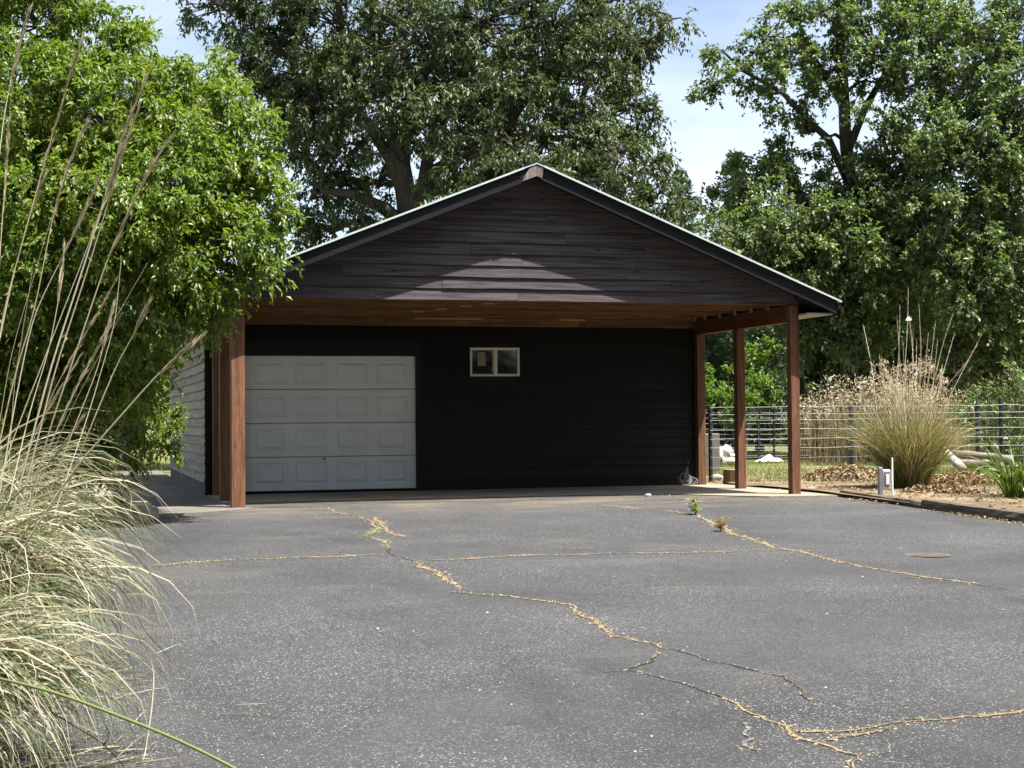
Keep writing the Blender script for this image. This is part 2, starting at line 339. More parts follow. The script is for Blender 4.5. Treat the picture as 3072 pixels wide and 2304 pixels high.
def box_vf(x0, x1, y0, y1, z0, z1):
    V = [(x0,y0,z0),(x1,y0,z0),(x1,y1,z0),(x0,y1,z0),(x0,y0,z1),(x1,y0,z1),(x1,y1,z1),(x0,y1,z1)]
    F = [(0,3,2,1),(4,5,6,7),(0,1,5,4),(1,2,6,5),(2,3,7,6),(3,0,4,7)]
    return V, F
def box(name, x0, x1, y0, y1, z0, z1, m, parent=None, bev=0.0, wob=0.0):
    V, F = box_vf(x0, x1, y0, y1, z0, z1)
    if bev <= 0: return pyd(name, V, F, m, parent)
    bm = bmesh.new(); vs = [bm.verts.new(v) for v in V]
    for f in F: bm.faces.new([vs[i] for i in f])
    bmesh.ops.bevel(bm, geom=list(bm.edges), offset=bev, segments=1, affect='EDGES', profile=0.5)
    if wob:
        for v in bm.verts: v.co += Vector((random.uniform(-wob, wob), random.uniform(-wob, wob), random.uniform(-wob, wob)))
    me = bpy.data.meshes.new(name); bm.to_mesh(me); bm.free()
    return finish(me, name, m, parent)
def prism(name, poly, z0, z1, m, parent=None):
    n_ = len(poly); V = [(p[0], p[1], z0) for p in poly] + [(p[0], p[1], z1) for p in poly]
    F = [tuple(range(n_-1, -1, -1)), tuple(range(n_, 2*n_))] + [(i, (i+1) % n_, n_+(i+1) % n_, n_+i) for i in range(n_)]
    return pyd(name, V, F, m, parent)

class MB:
    """collects tubes into one mesh (quads)"""
    def __init__(self): self.V = []; self.F = []; self.n = 0
    def tube(self, pts, rad, sides=6, cap=True):
        pts = np.asarray(pts, float); k = len(pts)
        rad = np.broadcast_to(np.asarray(rad, float), (k,))
        t = np.gradient(pts, axis=0); t /= (np.linalg.norm(t, axis=1, keepdims=True)+1e-9)
        ref = np.array([0, 0, 1.0]) if abs(t[0][2]) < 0.9 else np.array([1.0, 0, 0])
        a = np.cross(t, ref); a /= (np.linalg.norm(a, axis=1, keepdims=True)+1e-9); b_ = np.cross(t, a)
        an = np.linspace(0, 2*math.pi, sides, endpoint=False)
        ring = pts[:, None] + rad[:, None, None]*(np.cos(an)[None, :, None]*a[:, None] + np.sin(an)[None, :, None]*b_[:, None])
        i0 = self.n; self.V.append(ring.reshape(-1, 3)); self.n += k*sides
        i = np.arange(k-1)[:, None]*sides; j = np.arange(sides)[None]; j2 = (j+1) % sides
        f = np.stack([i+j, i+j2, i+sides+j2, i+sides+j], -1).reshape(-1, 4) + i0
        self.F.append(f)
        if cap and sides == 4:
            self.F.append(np.array([[i0+3, i0+2, i0+1, i0], [i0+(k-1)*4+q for q in range(4)]]))
        return self
    def quads(self, V, F):
        self.V.append(np.asarray(V, float)); self.F.append(np.asarray(F)+self.n); self.n += len(V); return self
    def build(self, name, m, parent=None, smooth=True):
        return arr(name, np.concatenate(self.V), np.concatenate(self.F), m, parent, smooth)
def curve(a, b, sag=0.0, k=8, jit=0.0, bow=None):
    a = np.asarray(a, float); b = np.asarray(b, float); t = np.linspace(0, 1, k)[:, None]
    p = a*(1-t) + b*t; s = np.sin(t*math.pi)
    p = p + s*np.array([0, 0, sag])
    if bow is not None: p = p + s*np.asarray(bow, float)
    if jit: p[1:-1] += rng.normal(0, jit, (k-2, 3))
    return p

def blades_vf(base, az, length, elev, droop, width, k=7, power=1.4, twist=0.0):
    """arching grass blades; all arguments are arrays of length N"""
    N = len(az); s = np.linspace(0, 1, k+1)
    th = elev[:, None] - droop[:, None]*s[None]**power
    ds = (length/k)[:, None]
    ch = np.cumsum(np.concatenate([np.zeros((N, 1)), np.cos((th[:, 1:]+th[:, :-1])/2)*ds], 1), 1)
    cz = np.cumsum(np.concatenate([np.zeros((N, 1)), np.sin((th[:, 1:]+th[:, :-1])/2)*ds], 1), 1)
    tw = twist*rng.normal(0, 1, (N, 1))*s[None]
    P = np.stack([base[:, 0:1]+ch*np.cos(az[:, None]+tw), base[:, 1:2]+ch*np.sin(az[:, None]+tw), base[:, 2:3]+cz], -1)
    w = width[:, None]*np.clip(1.0-s[None]**2.2, 0.06, 1)*np.clip(0.6+2*s[None], 0, 1)
    roll = rng.uniform(-0.9, 0.9, (N, 1))
    side = np.stack([-np.sin(az), np.cos(az), np.zeros(N)], -1)[:, None, :]
    nrm = np.stack([-np.sin(th)*np.cos(az)[:, None], -np.sin(th)*np.sin(az)[:, None], np.cos(th)], -1)
    sv = side*np.cos(roll)[..., None] + nrm*np.sin(roll)[..., None]
    L = P - sv*w[..., None]/2; R_ = P + sv*w[..., None]/2
    V = np.stack([L, R_], 2).reshape(-1, 3)
    i0 = (np.arange(N)*(k+1)*2)[:, None] + (np.arange(k)*2)[None]
    F = np.stack([i0, i0+1, i0+3, i0+2], -1).reshape(-1, 4)
    return V, F
def ribbon_vf(P, w, ref=(0, 0, 1.0)):
    P = np.asarray(P, float); t = np.gradient(P, axis=0); sd = np.cross(t, np.asarray(ref, float)); sd /= (np.linalg.norm(sd, axis=1, keepdims=True)+1e-9)
    w = np.broadcast_to(np.asarray(w, float), (len(P),))
    V = np.stack([P-sd*w[:, None]/2, P+sd*w[:, None]/2], 1).reshape(-1, 3)
    i = np.arange(len(P)-1)*2
    return V, np.stack([i, i+1, i+3, i+2], -1)

def unit(v): return v/(np.linalg.norm(v, axis=-1, keepdims=True)+1e-9)
def leaves_vf(pos, d, nrm, length, width, fold=0.25, base=0.45):
    """folded pointed leaves, four vertices and two triangles each"""
    d = unit(d); nrm = unit(nrm - d*np.sum(nrm*d, -1, keepdims=True)); sd = np.cross(d, nrm)
    L = length[:, None]; W = width[:, None]
    a = pos; tip = pos + d*L - nrm*L*0.08
    l_ = pos + d*L*base + sd*W/2 + nrm*W*fold; r_ = pos + d*L*base - sd*W/2 + nrm*W*fold
    V = np.stack([a, l_, tip, r_], 1).reshape(-1, 3)
    i = np.arange(len(pos))[:, None]*4
    F = np.concatenate([i+[[0, 1, 2]], i+[[0, 2, 3]]], 1).reshape(-1, 3)
    return V, F
def rand_dir(n_): return unit(rng.normal(0, 1, (n_, 3)))

def crown(lobes, clump_r, dens, twigs, per, size, aspect, droop, reject=None, shell=0.5, twl=1.0, upbias=0.25):
    """lobes: (centre, radius, zscale). returns leaf V,F, clump centres and their lobe index"""
    cs, cr, co, li = [], [], [], []
    for i, (c, r, zs) in enumerate(lobes):
        k = max(3, int(dens*(r/clump_r)**2))
        u_ = rand_dir(k); rr = r*(shell+(1-shell)*rng.random((k, 1))**0.6)
        p = np.asarray(c) + u_*rr*np.array([1, 1, zs])
        cs.append(p); co.append(u_); cr.append(np.full(k, clump_r)*rng.uniform(0.7, 1.3, k)); li.append(np.full(k, i))
    cs = np.concatenate(cs); co = np.concatenate(co); cr = np.concatenate(cr); li = np.concatenate(li)
    if reject is not None:
        ok = ~reject(cs); cs, co, cr, li = cs[ok], co[ok], cr[ok], li[ok]
    n_ = len(cs)
    td = unit(co[:, None]*0.55 + rand_dir(n_*twigs).reshape(n_, twigs, 3)*0.95 + np.array([0, 0, upbias]))
    tl = cr[:, None]*rng.uniform(0.6, 1.25, (n_, twigs))*twl
    t = rng.uniform(0.12, 1.0, (n_, twigs, per))
    pos = cs[:, None, None] + td[:, :, None]*(tl[:, :, None]*t)[..., None]
    pos[..., 2] -= (tl[:, :, None]*t**2)*droop*0.55
    pos += rng.normal(0, 0.02, pos.shape)*size/0.1
    d = td[:, :, None]*0.55 + rng.normal(0, 0.55, pos.shape); d[..., 2] -= droop
    nr = rng.normal(0, 0.5, pos.shape) + np.array([0, 0, 1.0]) + td[:, :, None]*0.45
    pos = pos.reshape(-1, 3); d = d.reshape(-1, 3); nr = nr.reshape(-1, 3)
    if reject is not None:
        ok = ~reject(pos); pos, d, nr = pos[ok], d[ok], nr[ok]
    L = size*rng.uniform(0.65, 1.3, len(pos))
    V, F = leaves_vf(pos, d, nr, L, L*aspect*rng.uniform(0.8, 1.2, len(pos)))
    return V, F, cs, li

def tree(name, label, base, trunk, lobes, leafm, barkm, group, clump_r=0.5, dens=3.0, twigs=9, per=9, size=0.11, aspect=0.42,
         droop=0.5, reject=None, trunk_r=0.2, limb_r=0.07, shell=0.5, twl=1.0, forks=None):
    root = empty(name, tuple(base), label, 'tree', group)
    mb = MB(); trunk = np.asarray(trunk, float)
    kk = len(trunk); rr = trunk_r*np.linspace(1.25, 0.55, kk); mb.tube(trunk, rr, 9)
    V, F, cs, li = crown(lobes, clump_r, dens, twigs, per, size, aspect, droop, reject, shell, twl)
    br = MB(); nodes = [trunk[i] for i in range(kk//3, kk)]
    for fk in (forks or []):
        fk = np.asarray(fk, float); mb.tube(fk, np.linspace(trunk_r*0.6, limb_r*0.8, len(fk)), 7); nodes += list(fk[2:])
    order = sorted(range(len(lobes)), key=lambda i: np.linalg.norm(np.asarray(lobes[i][0])-trunk[-1]))
    for i in order:
        c = np.asarray(lobes[i][0], float); nd = np.array(nodes)
        dist = np.linalg.norm(nd-c, axis=1) + np.maximum(0, nd[:, 2]-c[2])*1.5
        a = nd[int(np.argmin(dist))]; p = curve(a, c, 0.12*np.linalg.norm(c-a), 7, 0.04)
        br.tube(p, np.linspace(limb_r, limb_r*0.4, 7), 6); nodes += [p[3], p[5], c]
        mine = cs[li == i]
        for q in mine[: max(6, int(len(mine)*0.6))]:
            s0 = p[random.choice([3, 4, 5, 6])]; br.tube(curve(s0, q, 0.05, 4, 0.03), np.linspace(limb_r*0.30, limb_r*0.10, 4), 4, False)
    mb.build('trunk', barkm, root); br.build('branches', barkm, root)
    cr = arr('crown', V, F, leafm, root)
    return root, len(F)
TRI = 0

# ================================================================== the setting
# ground: one sheet to the horizon, gently falling towards the camera
gx = np.concatenate([np.linspace(-420, -30, 14), np.linspace(-26, 40, 60), np.linspace(46, 460, 14)])
gy = np.concatenate([np.linspace(-120, -44, 6), np.linspace(-40, 40, 60), np.linspace(48, 700, 16)])
GX, GY = np.meshgrid(gx, gy)
GZ = gz(GX, GY) - 0.045 + 0.02*np.sin(GX*1.3+GY*0.7)*np.cos(GY*1.1)*(np.abs(GX-16) < 7.0)
V = np.stack([GX, GY, GZ], -1).reshape(-1, 3); nx = len(gx)
i = (np.arange(len(gy)-1)[:, None]*nx + np.arange(nx-1)[None]).ravel()
ground = arr('ground', V, np.stack([i, i+1, i+nx+1, i+nx], -1), 'lawn', None, True); tag(ground, kind='structure')

# asphalt drive
def sheet(name, x0, x1, y0, y1, dz, nx_, ny_, m, edge=None, wav=0.0, parent=None):
    xs = np.linspace(0, 1, nx_); ys = np.linspace(y0, y1, ny_)
    V = []
    for yy in ys:
        xl = x0 + (wav*math.sin(yy*1.7)+wav*0.6*math.sin(yy*4.3+1)); xr = (edge(yy) if edge else x1)
        for t in xs:
            xx = xl*(1-t) + xr*t; V.append((xx, yy, float(gz(xx, yy))+dz))
    i = (np.arange(ny_-1)[:, None]*nx_ + np.arange(nx_-1)[None]).ravel()
    return arr(name, np.array(V), np.stack([i, i+1, i+nx_+1, i+nx_], -1), m, parent, True)
def timber_x(yy): return 8.62 + 0.02*yy if yy < -0.4 else 8.6
drive = sheet('asphalt_drive', -3.6, 8.6, -40, 1.6, 0.0, 14, 90, 'asphalt', lambda y: timber_x(y)+0.03, 0.06)
tag(drive, kind='structure')

# concrete: carport floor, left walk, small apron on the right
slab = prism('concrete_floor', [(0.0, 1.30), (2.5, 1.34), (5.2, 1.30), (6.6, 0.9), (7.15, 0.10), (7.6, -0.40), (8.85, -0.62), (8.95, 0.3), (8.62, 3.64), (0.0, 3.64)], -0.08, 0.012, 'concrete'); tag(slab, kind='structure')
walk = prism('concrete_walk', [(-1.12, -1.25), (-0.2, -0.65), (0.3, -0.12), (-0.004, 0.30), (-0.004, 17.0), (-1.12, 17.0)], -0.1, 0.010, 'concrete_grey'); tag(walk, kind='structure')
walk2 = prism('concrete_path', [(-2.3, 3.7), (-1.135, 3.7), (-1.135, 16.5), (-2.3, 16.5)], -0.1, 0.03, 'concrete'); tag(walk2, kind='structure')
bed = sheet('planting_bed', 8.64, 15.5, -9.5, 3.4, 0.05, 30, 50, 'bed', None, 0.02); tag(bed, kind='structure')
dirt = prism('bare_soil', [(8.95, -0.3), (10.5, 0.4), (11.5, 4.0), (9.6, 8.0), (8.4, 8.0), (8.64, 3.0)], -0.08, -0.018, 'bed'); tag(dirt, kind='structure')

# cracks in the asphalt with dried weeds
def crack(points, w, filled=True, weeds=1.0, green=0.0, hgt=0.026, pale=False):
    P = np.array([at_ground(x, y) for x, y in points]); out = [P[0]]
    for a, b in zip(P[:-1], P[1:]):
        L = np.linalg.norm(b-a); k = max(2, int(L/0.05))
        for t in np.linspace(0, 1, k+1)[1:]:
            out.append(a*(1-t)+b*t)
    Q = np.array(out); n_ = len(Q)
    jl = np.cumsum(rng.normal(0, 0.015, (n_, 2)), 0); jl -= np.linspace(0, 1, n_)[:, None]*jl[-1]
    if n_ > 30: jl -= np.array([np.convolve(jl[:, q], np.ones(25)/25, 'same') for q in range(2)]).T*0.7
    Q[:, :2] += jl
    Q[:, 2] = gz(Q[:, 0], Q[:, 1]) + 0.004
    wd = w*np.clip(rng.normal(1, 0.35, n_), 0.35, 2.0); wd = np.convolve(wd, np.ones(3)/3, 'same'); wd[0] = wd[-1] = 0.003
    lf = np.interp(np.arange(n_), np.arange(0, n_+6, 6), rng.random(len(np.arange(0, n_+6, 6))))
    V, F = ribbon_vf(Q, wd*(0.42*np.clip(0.1+lf*1.5, 0.2, 1.0) if filled else 1.0))
    c = arr('crack', V, F, 'pale_grit' if pale else 'straw_fill' if filled and weeds > 0.3 else 'dark', drive)
    if filled and not pale:
        V, F = ribbon_vf(Q + [0, 0, -0.002], np.full(n_, 0.010)+wd*0.40*np.clip(lf*1.6, 0.3, 1)); arr('crack_shadow', V, F, 'dark', drive)
    if weeds > 0:
        m_ = int(n_*11*weeds); idx = rng.integers(0, n_, m_)
        dens = 0.5+0.5*np.sin(idx*0.13)*np.sin(idx*0.041+1); keep = rng.random(m_) < np.clip(0.35+lf[idx], 0, 1)*(0.45+0.55*dens); idx = idx[keep]; m_ = len(idx)
        base = Q[idx] + np.concatenate([rng.normal(0, 1, (m_, 2))*wd[idx][:, None]*0.42, np.zeros((m_, 1))], 1)
        V, F = blades_vf(base, rng.uniform(0, 6.28, m_), rng.uniform(0.3, 1.0, m_)*hgt, rng.uniform(0.0, 0.75, m_), rng.uniform(0.0, 0.9, m_), rng.uniform(0.004, 0.010, m_), 2)
        o = arr('dried_weeds', V, F, 'weed_green' if green else 'weed', drive); tag(o, kind='stuff')
crack([(690,1098),(735,1106),(762,1112),(800,1125),(818,1142)], 0.07, True, 0.5)
crack([(818,1140),(800,1160),(825,1170),(838,1184)], 0.10, True, 1.2, 1.0, 0.04)
crack([(812,1118),(826,1136),(842,1150),(880,1160)], 0.10, True, 1.0)
crack([(838,1184),(862,1198),(900,1215)], 0.03, True, 0.3)
crack([(900,1215),(935,1232),(965,1248),(980,1262),(992,1268),(980,1280),(1015,1283)], 0.085, True, 1.3, 0.0, 0.03)
crack([(1015,1283),(1080,1288),(1150,1298),(1210,1308),(1250,1325)], 0.04, True, 0.9)
crack([(1250,1325),(1300,1355),(1340,1378),(1400,1392),(1440,1403)], 0.062, True, 1.3)
crack([(1440,1403),(1500,1415),(1560,1430),(1625,1447),(1690,1465),(1710,1485),(1760,1520)], 0.012, False, 0.35)
crack([(1425,1414),(1362,1450),(1420,1465),(1500,1490),(1565,1510)], 0.011, False, 0.4)
crack([(1240,1455),(1362,1452)], 0.006, False, 0.0)
crack([(1565,1510),(1600,1535),(1650,1550),(1700,1567),(1740,1590),(1790,1610),(1850,1632),(1862,1675)], 0.055, True, 1.3)
crack([(330,1223),(430,1214),(560,1208),(700,1204),(830,1198)], 0.11, True, 1.0)
crack([(930,1211),(1050,1205),(1150,1200),(1300,1197),(1450,1196),(1560,1193),(1680,1188)], 0.11, True, 1.1)
crack([(1280,1092),(1380,1098),(1450,1106),(1500,1112),(1540,1130)], 0.11, True, 0.8)
crack([(1540,1130),(1580,1150),(1620,1165),(1680,1185),(1740,1195)], 0.13, True, 1.2, 0.0, 0.034)
crack([(1740,1195),(1800,1210),(1850,1222),(1920,1235),(2000,1247),(2110,1262)], 0.085, True, 0.9)
crack([(1790,1212),(1830,1215)], 0.05, True, 0.8)
crack([(2110,1262),(2180,1275)], 0.015, False, 0.0)
crack([(2240,1537),(2150,1545),(2072,1551),(1990,1560)], 0.075, True, 1.6)
crack([(1990,1560),(1916,1566),(1860,1576),(1805,1582),(1724,1582)], 0.10, True, 2.0, 0.0, 0.03)
crack([(1990,1552),(1960,1555)], 0.05, True, 1.5, 1.0)
crack([(1921,1577),(1860,1590),(1778,1602)], 0.035, True, 1.0)
crack([(1619,1557),(1612,1602),(1639,1631)], 0.05, True, 0.15, pale=True)
crack([(1912,1584),(1927,1620),(1889,1638)], 0.035, True, 0.15, pale=True)

# loose pale stones and scraps on the drive
N = 520
px_ = rng.uniform(-1.5, 8.3, N); py_ = -17.5 + 17.0*rng.random(N)**1.5
s_ = rng.uniform(0.003, 0.006, N)*(1+1.2*(rng.random(N) < 0.05))
oc = np.array([(1,0,0),(0,1,0),(-1,0,0),(0,-1,0),(0,0,0.7)], float)
ang = rng.uniform(0, 6.28, N); ca, sa = np.cos(ang), np.sin(ang)
el = rng.uniform(0.6, 1.5, N)
lx = oc[None, :, 0]*el[:, None]; ly = np.broadcast_to(oc[None, :, 1], lx.shape)
V = np.stack([px_[:, None]+s_[:, None]*(lx*ca[:, None]-ly*sa[:, None]), py_[:, None]+s_[:, None]*(lx*sa[:, None]+ly*ca[:, None]), gz(px_, py_)[:, None]+0.001+s_[:, None]*oc[None, :, 2]], -1).reshape(-1, 3)
i = np.arange(N)[:, None]*5
F = np.concatenate([i+[[0,1,4]], i+[[1,2,4]], i+[[2,3,4]], i+[[3,0,4]]], 1).reshape(-1, 3)
tag(arr('pebbles', V, F, 'rock'), 'tiny pale loose stones scattered over the asphalt drive', 'pebbles', None, 'stuff')

# ================================================================== the garage
RIDGE_X, RIDGE_Z, SL = 4.165, 4.70, 0.40
EAVE = 4.60
YB = 12.0          # back of the building
DW = 3.66          # garage front wall
XW = 8.31          # outer right face
OV = 0.34          # gable overhang
def roof_z(x): return RIDGE_Z - SL*abs(x-RIDGE_X)
G = empty('carport_garage', (4.165, 4.0, 0.0), 'dark timber garage with open carport, brown posts and white overhead door', 'garage')

def lap_board(name, x0t, x1t, x0b, x1b, y, z0, z1, m, parent, thick=0.026, wav=0.0, k=None):
    """a lap siding board along X, facing -Y: thick wavy bottom edge, thin top"""
    L = max(x1b-x0b, x1t-x0t); k = k or max(2, int(L/0.14)); t = np.linspace(0, 1, k+1)
    xb = x0b+(x1b-x0b)*t; xt = x0t+(x1t-x0t)*t
    ph = random.uniform(0, 50)
    wz = wav*(np.sin(xb*2.1+ph)*0.5+np.sin(xb*5.3+ph*2)*0.3+np.sin(xb*12.7+ph*3)*0.2) + wav*0.4*rng.normal(0, 0.35, k+1)
    V = []
    for i in range(k+1):
        V += [(xb[i], y-thick, z0+wz[i]), (xt[i], y-0.006, z1), (xt[i], y, z1), (xb[i], y, z0+wz[i])]
    F = []
    for i in range(k):
        a = i*4; b = a+4
        F += [(a, b, b+1, a+1), (a+1, b+1, b+2, a+2), (a+3, b+3, b, a)]
    F += [(0, 1, 2, 3), (k*4+3, k*4+2, k*4+1, k*4)]
    return pyd(name, V, F, m, parent)

# gable wall boards
yG = 0.03
zb = roof_z(0)
pyd('gable_backing', [(0.0, yG+0.004, 2.815), (XW, yG+0.004, 2.815), (XW, yG+0.004, roof_z(XW)-0.09), (RIDGE_X, yG+0.004, RIDGE_Z-0.09), (0, yG+0.004, roof_z(0)-0.09)], [(0, 1, 2, 3, 4)], 'void', G)
EXP = 0.161
def gx_half(z): return max(0.0, (RIDGE_Z-0.10-z)/SL)
joints = {0: (1.95, 3.98), 1: (2.9, 6.3), 2: (1.5, 5.62), 3: (4.05,), 4: (3.3, 5.9), 5: (4.7,), 6: (2.6, 5.0), 7: (4.4,), 8: (3.6,), 9: (), 10: ()}
for r in range(12):
    z0 = 2.812 + r*EXP; z1 = z0 + EXP + 0.02
    if gx_half(z0) < 0.12: continue
    hb, ht = min(gx_half(z0), 4.16), min(gx_half(z1), 4.16)
    cuts = [None] + [j for j in joints.get(r, ()) if abs(j-RIDGE_X) < ht-0.2] + [None]
    for a, b in zip(cuts[:-1], cuts[1:]):
        x0b = RIDGE_X-hb if a is None else a+0.0015; x0t = RIDGE_X-ht if a is None else a+0.0015
        x1b = RIDGE_X+hb if b is None else b-0.0015; x1t = RIDGE_X+ht if b is None else b-0.0015
        lap_board('siding_board', x0t, x1t, x0b, x1b, yG, z0+random.uniform(-0.003, 0.003), z1, 'gable', G, 0.034+random.uniform(-0.004, 0.008), 0.006 if r else 0.003)

# roof: sloping decks, metal skin, fascia boards, drip edges
for sgn in (-1, 1):
    xe = RIDGE_X + sgn*EAVE
    def quadslab(name, xa, xb, ya, yb, off0, off1, m):
        V = []
        for yy in (ya, yb):
            V += [(xa, yy, roof_z(xa)+off0), (xb, yy, roof_z(xb)+off0), (xb, yy, roof_z(xb)+off1), (xa, yy, roof_z(xa)+off1)]
        F = [(0,1,2,3),(7,6,5,4),(0,4,5,1),(1,5,6,2),(2,6,7,3),(3,7,4,0)]
        return pyd(name, V, F, m, G)
    xr = RIDGE_X + sgn*0.002
    quadslab('roof_deck', xr, xe, -OV+0.045, YB+0.3, -0.085, -0.022, 'soffit')
    # metal skin in panels with ribs between
    npan = 14; ys = np.linspace(-OV-0.035, YB+0.33, npan+1)
    for a, b in zip(ys[:-1], ys[1:]):
        quadslab('roof_panel', xr, xe+sgn*0.05, a+0.002, b-0.002, -0.018, -0.002, 'drip')
        if a > -OV: quadslab('roof_rib', xr, xe+sgn*0.05, a-0.015, a+0.015, 0.0, 0.022, 'drip')
    # rake fascia, a board under it, drip edge
    def rake(name, y0, y1, o0, o1, m, xa, xb):
        return quadslab(name, xa, xb, y0, y1, o0, o1, m)
    xs0 = RIDGE_X + sgn*0.10 if sgn > 0 else RIDGE_X - 0.19
    rake('fascia_board', -OV, -OV+0.038, -0.205, -0.022, 'fascia', RIDGE_X+sgn*0.003, xe)
    rake('fascia_trim', -OV+0.04, -OV+0.075, -0.212, -0.09, 'fascia', RIDGE_X+sgn*0.003, xe-sgn*0.06)
    rake('drip_edge', -OV-0.045, -OV-0.037, -0.024, 0.003, 'drip', xs0, xe+sgn*0.05)
    # eave fascia and boxed soffit
    ze = roof_z(xe)
    x_in = xe - sgn*0.03
    box('eave_fascia', min(x_in, xe-sgn*0.002), max(x_in, xe-sgn*0.002), -OV+0.04, YB+0.3, ze-0.20, ze-0.025, 'fascia', G)
    xa, xb_ = sorted((xe-sgn*0.032, XW+0.002 if sgn > 0 else -0.002))
    box('soffit', xa, xb_, -OV+0.078, YB+0.28, ze-0.215, ze-0.19, 'soffit', G)
    box('gutter_edge', min(xe, xe+sgn*0.045), max(xe, xe+sgn*0.045), -OV-0.03, YB+0.3, ze-0.13, ze-0.055, 'fascia', G)
# ridge cap and the cover plate nailed over the fascia joint
for sgn in (-1, 1):
    xa, xb = RIDGE_X, RIDGE_X + sgn*0.13
    V = []
    for yy in (-OV-0.025, YB+0.34):
        V += [(xa, yy, RIDGE_Z+0.005), (xb, yy, roof_z(xb)+0.005), (xb, yy, roof_z(xb)+0.028), (xa, yy, RIDGE_Z+0.028)]
    pyd('ridge_cap', V, [(0,1,2,3),(7,6,5,4),(0,4,5,1),(1,5,6,2),(2,6,7,3),(3,7,4,0)], 'fascia', G)
yp = -OV - 0.022
pl = [(RIDGE_X-0.205, -0.185), (RIDGE_X-0.17, -0.11), (RIDGE_X-0.10, -0.04), (RIDGE_X-0.002, -0.006), (RIDGE_X-0.002, -0.185)]
V = [(x, yp, roof_z(x)+o) for x, o in pl] + [(x, -OV-0.002, roof_z(x)+o) for x, o in pl]
pyd('cover_plate', V, [(0,1,2,3,4),(9,8,7,6,5)]+[(i, 5+i, 5+(i+1) % 5, (i+1) % 5) for i in range(5)], 'cap', G)
pl = [(RIDGE_X+0.002, -0.185), (RIDGE_X+0.002, -0.006), (RIDGE_X+0.105, -0.006), (RIDGE_X+0.075, -0.185)]
V = [(x, yp, roof_z(x)+o) for x, o in pl] + [(x, -OV-0.002, roof_z(x)+o) for x, o in pl]
pyd('cover_plate', V, [(0,1,2,3),(7,6,5,4)]+[(i, 4+i, 4+(i+1) % 4, (i+1) % 4) for i in range(4)], 'cap', G)

# posts
box('post', 0.0, 0.185, 0.0, 0.16, -0.03, 2.80, 'post', G, 0.008)
box('post', 0.03, 0.17, 1.83, 1.97, 0.0, 2.56, 'post', G, 0.008)
box('post', 0.08, 0.22, 3.46, 3.60, 0.0, 2.56, 'post', G, 0.008)
box('post', 8.17, 8.31, 0.0, 0.14, -0.02, 2.80, 'post', G, 0.008)
box('post', 8.17, 8.31, 1.895, 2.035, -0.02, 2.555, 'post', G, 0.008)
box('post', 8.17, 8.31, 3.50, 3.64, 0.0, 2.555, 'post', G, 0.008)
# side beams with joist hangers, joists, ledger boards on the garage wall
for x0, x1 in ((8.172, 8.308), (0.02, 0.155)):
    box('side_beam', x0, x1, 0.165, 3.645, 2.56, 2.80, 'beam', G, 0.005)
    box('beam_pad', x0-0.004, x1+0.004, 0.165, 3.645, 2.552, 2.558, 'joist', G)
jy = [0.10, 0.70, 1.30, 1.90, 2.50, 3.10, 3.52]
for i, y in enumerate(jy):
    box('joist', 0.16 if i else 0.19, 8.168, y, y+0.038, 2.803, 3.03, 'joist', G)
    if 0 < i < 7:
        for xh in (8.130,):
            box('joist_hanger', xh, 8.1695, y-0.006, y+0.044, 2.775, 2.90, 'galv', G)
box('ceiling_boards', 0.16, 8.168, 0.06, 3.64, 3.035, 3.05, 'joist', G)
# ledger against the wall, several boards of different tone
for a, b, m in ((0.22, 2.5, 'joist'), (2.503, 4.6, 'joist'), (4.603, 6.1, 'joist'), (6.103, 8.168, 'joist')):
    box('ledger_board', a, b, DW-0.075, DW-0.035, 2.665, 2.80, m, G)
box('spacer_board', 3.3, 4.45, DW-0.083, DW-0.076, 2.77, 2.80, 'pale_board', G)
box('spacer_board', 5.75, 6.2, DW-0.083, DW-0.076, 2.765, 2.80, 'pale_board', G)
for i, (x, y) in enumerate(((3.02, 2.5), (3.25, 1.9), (3.48, 1.3), (3.66, 0.7))):
    box('pale_patch', x, x+0.17, y-0.004, y-0.001, 2.806, 2.832, 'pale_tan', G)  # small pale plates on the joist faces

# garage front wall (behind the carport): backing with openings, lap boards
DX0, DX1, DZ0, DZ1 = 0.589, 3.332, 0.045, 2.185
WX0, WX1, WZ0, WZ1 = 4.23, 5.066, 1.853, 2.32
def back_panel(x0, x1, z0, z1): box('wall_backing', x0, x1, DW+0.002, DW+0.12, z0, z1, 'black', G)
back_panel(0.0, DX0, 0, 2.8); back_panel(DX0, DX1, DZ1, 2.8); back_panel(DX1, WX0, 0, 2.8)
back_panel(WX0, WX1, 0, WZ0); back_panel(WX0, WX1, WZ1, 2.8); back_panel(WX1, XW, 0, 2.8)
r = 0; z = 0.20
box('base_board', DX1+0.11, 8.165, DW-0.03, DW, 0.015, 0.20, 'black', G)
while z < 2.66:
    z1 = min(z+0.157+0.018, 2.70)
    segs = []
    a0 = DX1+0.11 if z < DZ1+0.10 else 0.23
    if z1 > WZ0-0.03 and z < WZ1+0.03: segs = [(a0, WX0-0.002), (WX1+0.002, 8.165)]
    else:
        j = random.choice([4.6, 5.5, 6.3, 7.0]); segs = [(a0, j-0.001), (j+0.001, 8.165)]
    for a, b in segs: lap_board('siding_board', a, b, a, b, DW, z, z1, 'black', G, 0.032, 0.003)
    z += 0.157
# door casing
box('door_casing', DX1+0.004, DX1+0.105, DW-0.03, DW, 0.015, DZ1+0.10, 'black', G)
box('door_casing', DX0-0.105, DX0-0.004, DW-0.03, DW, 0.015, DZ1+0.10, 'black', G)
box('door_casing', DX0-0.003, DX1+0.003, DW-0.03, DW, DZ1+0.004, DZ1+0.10, 'black', G)
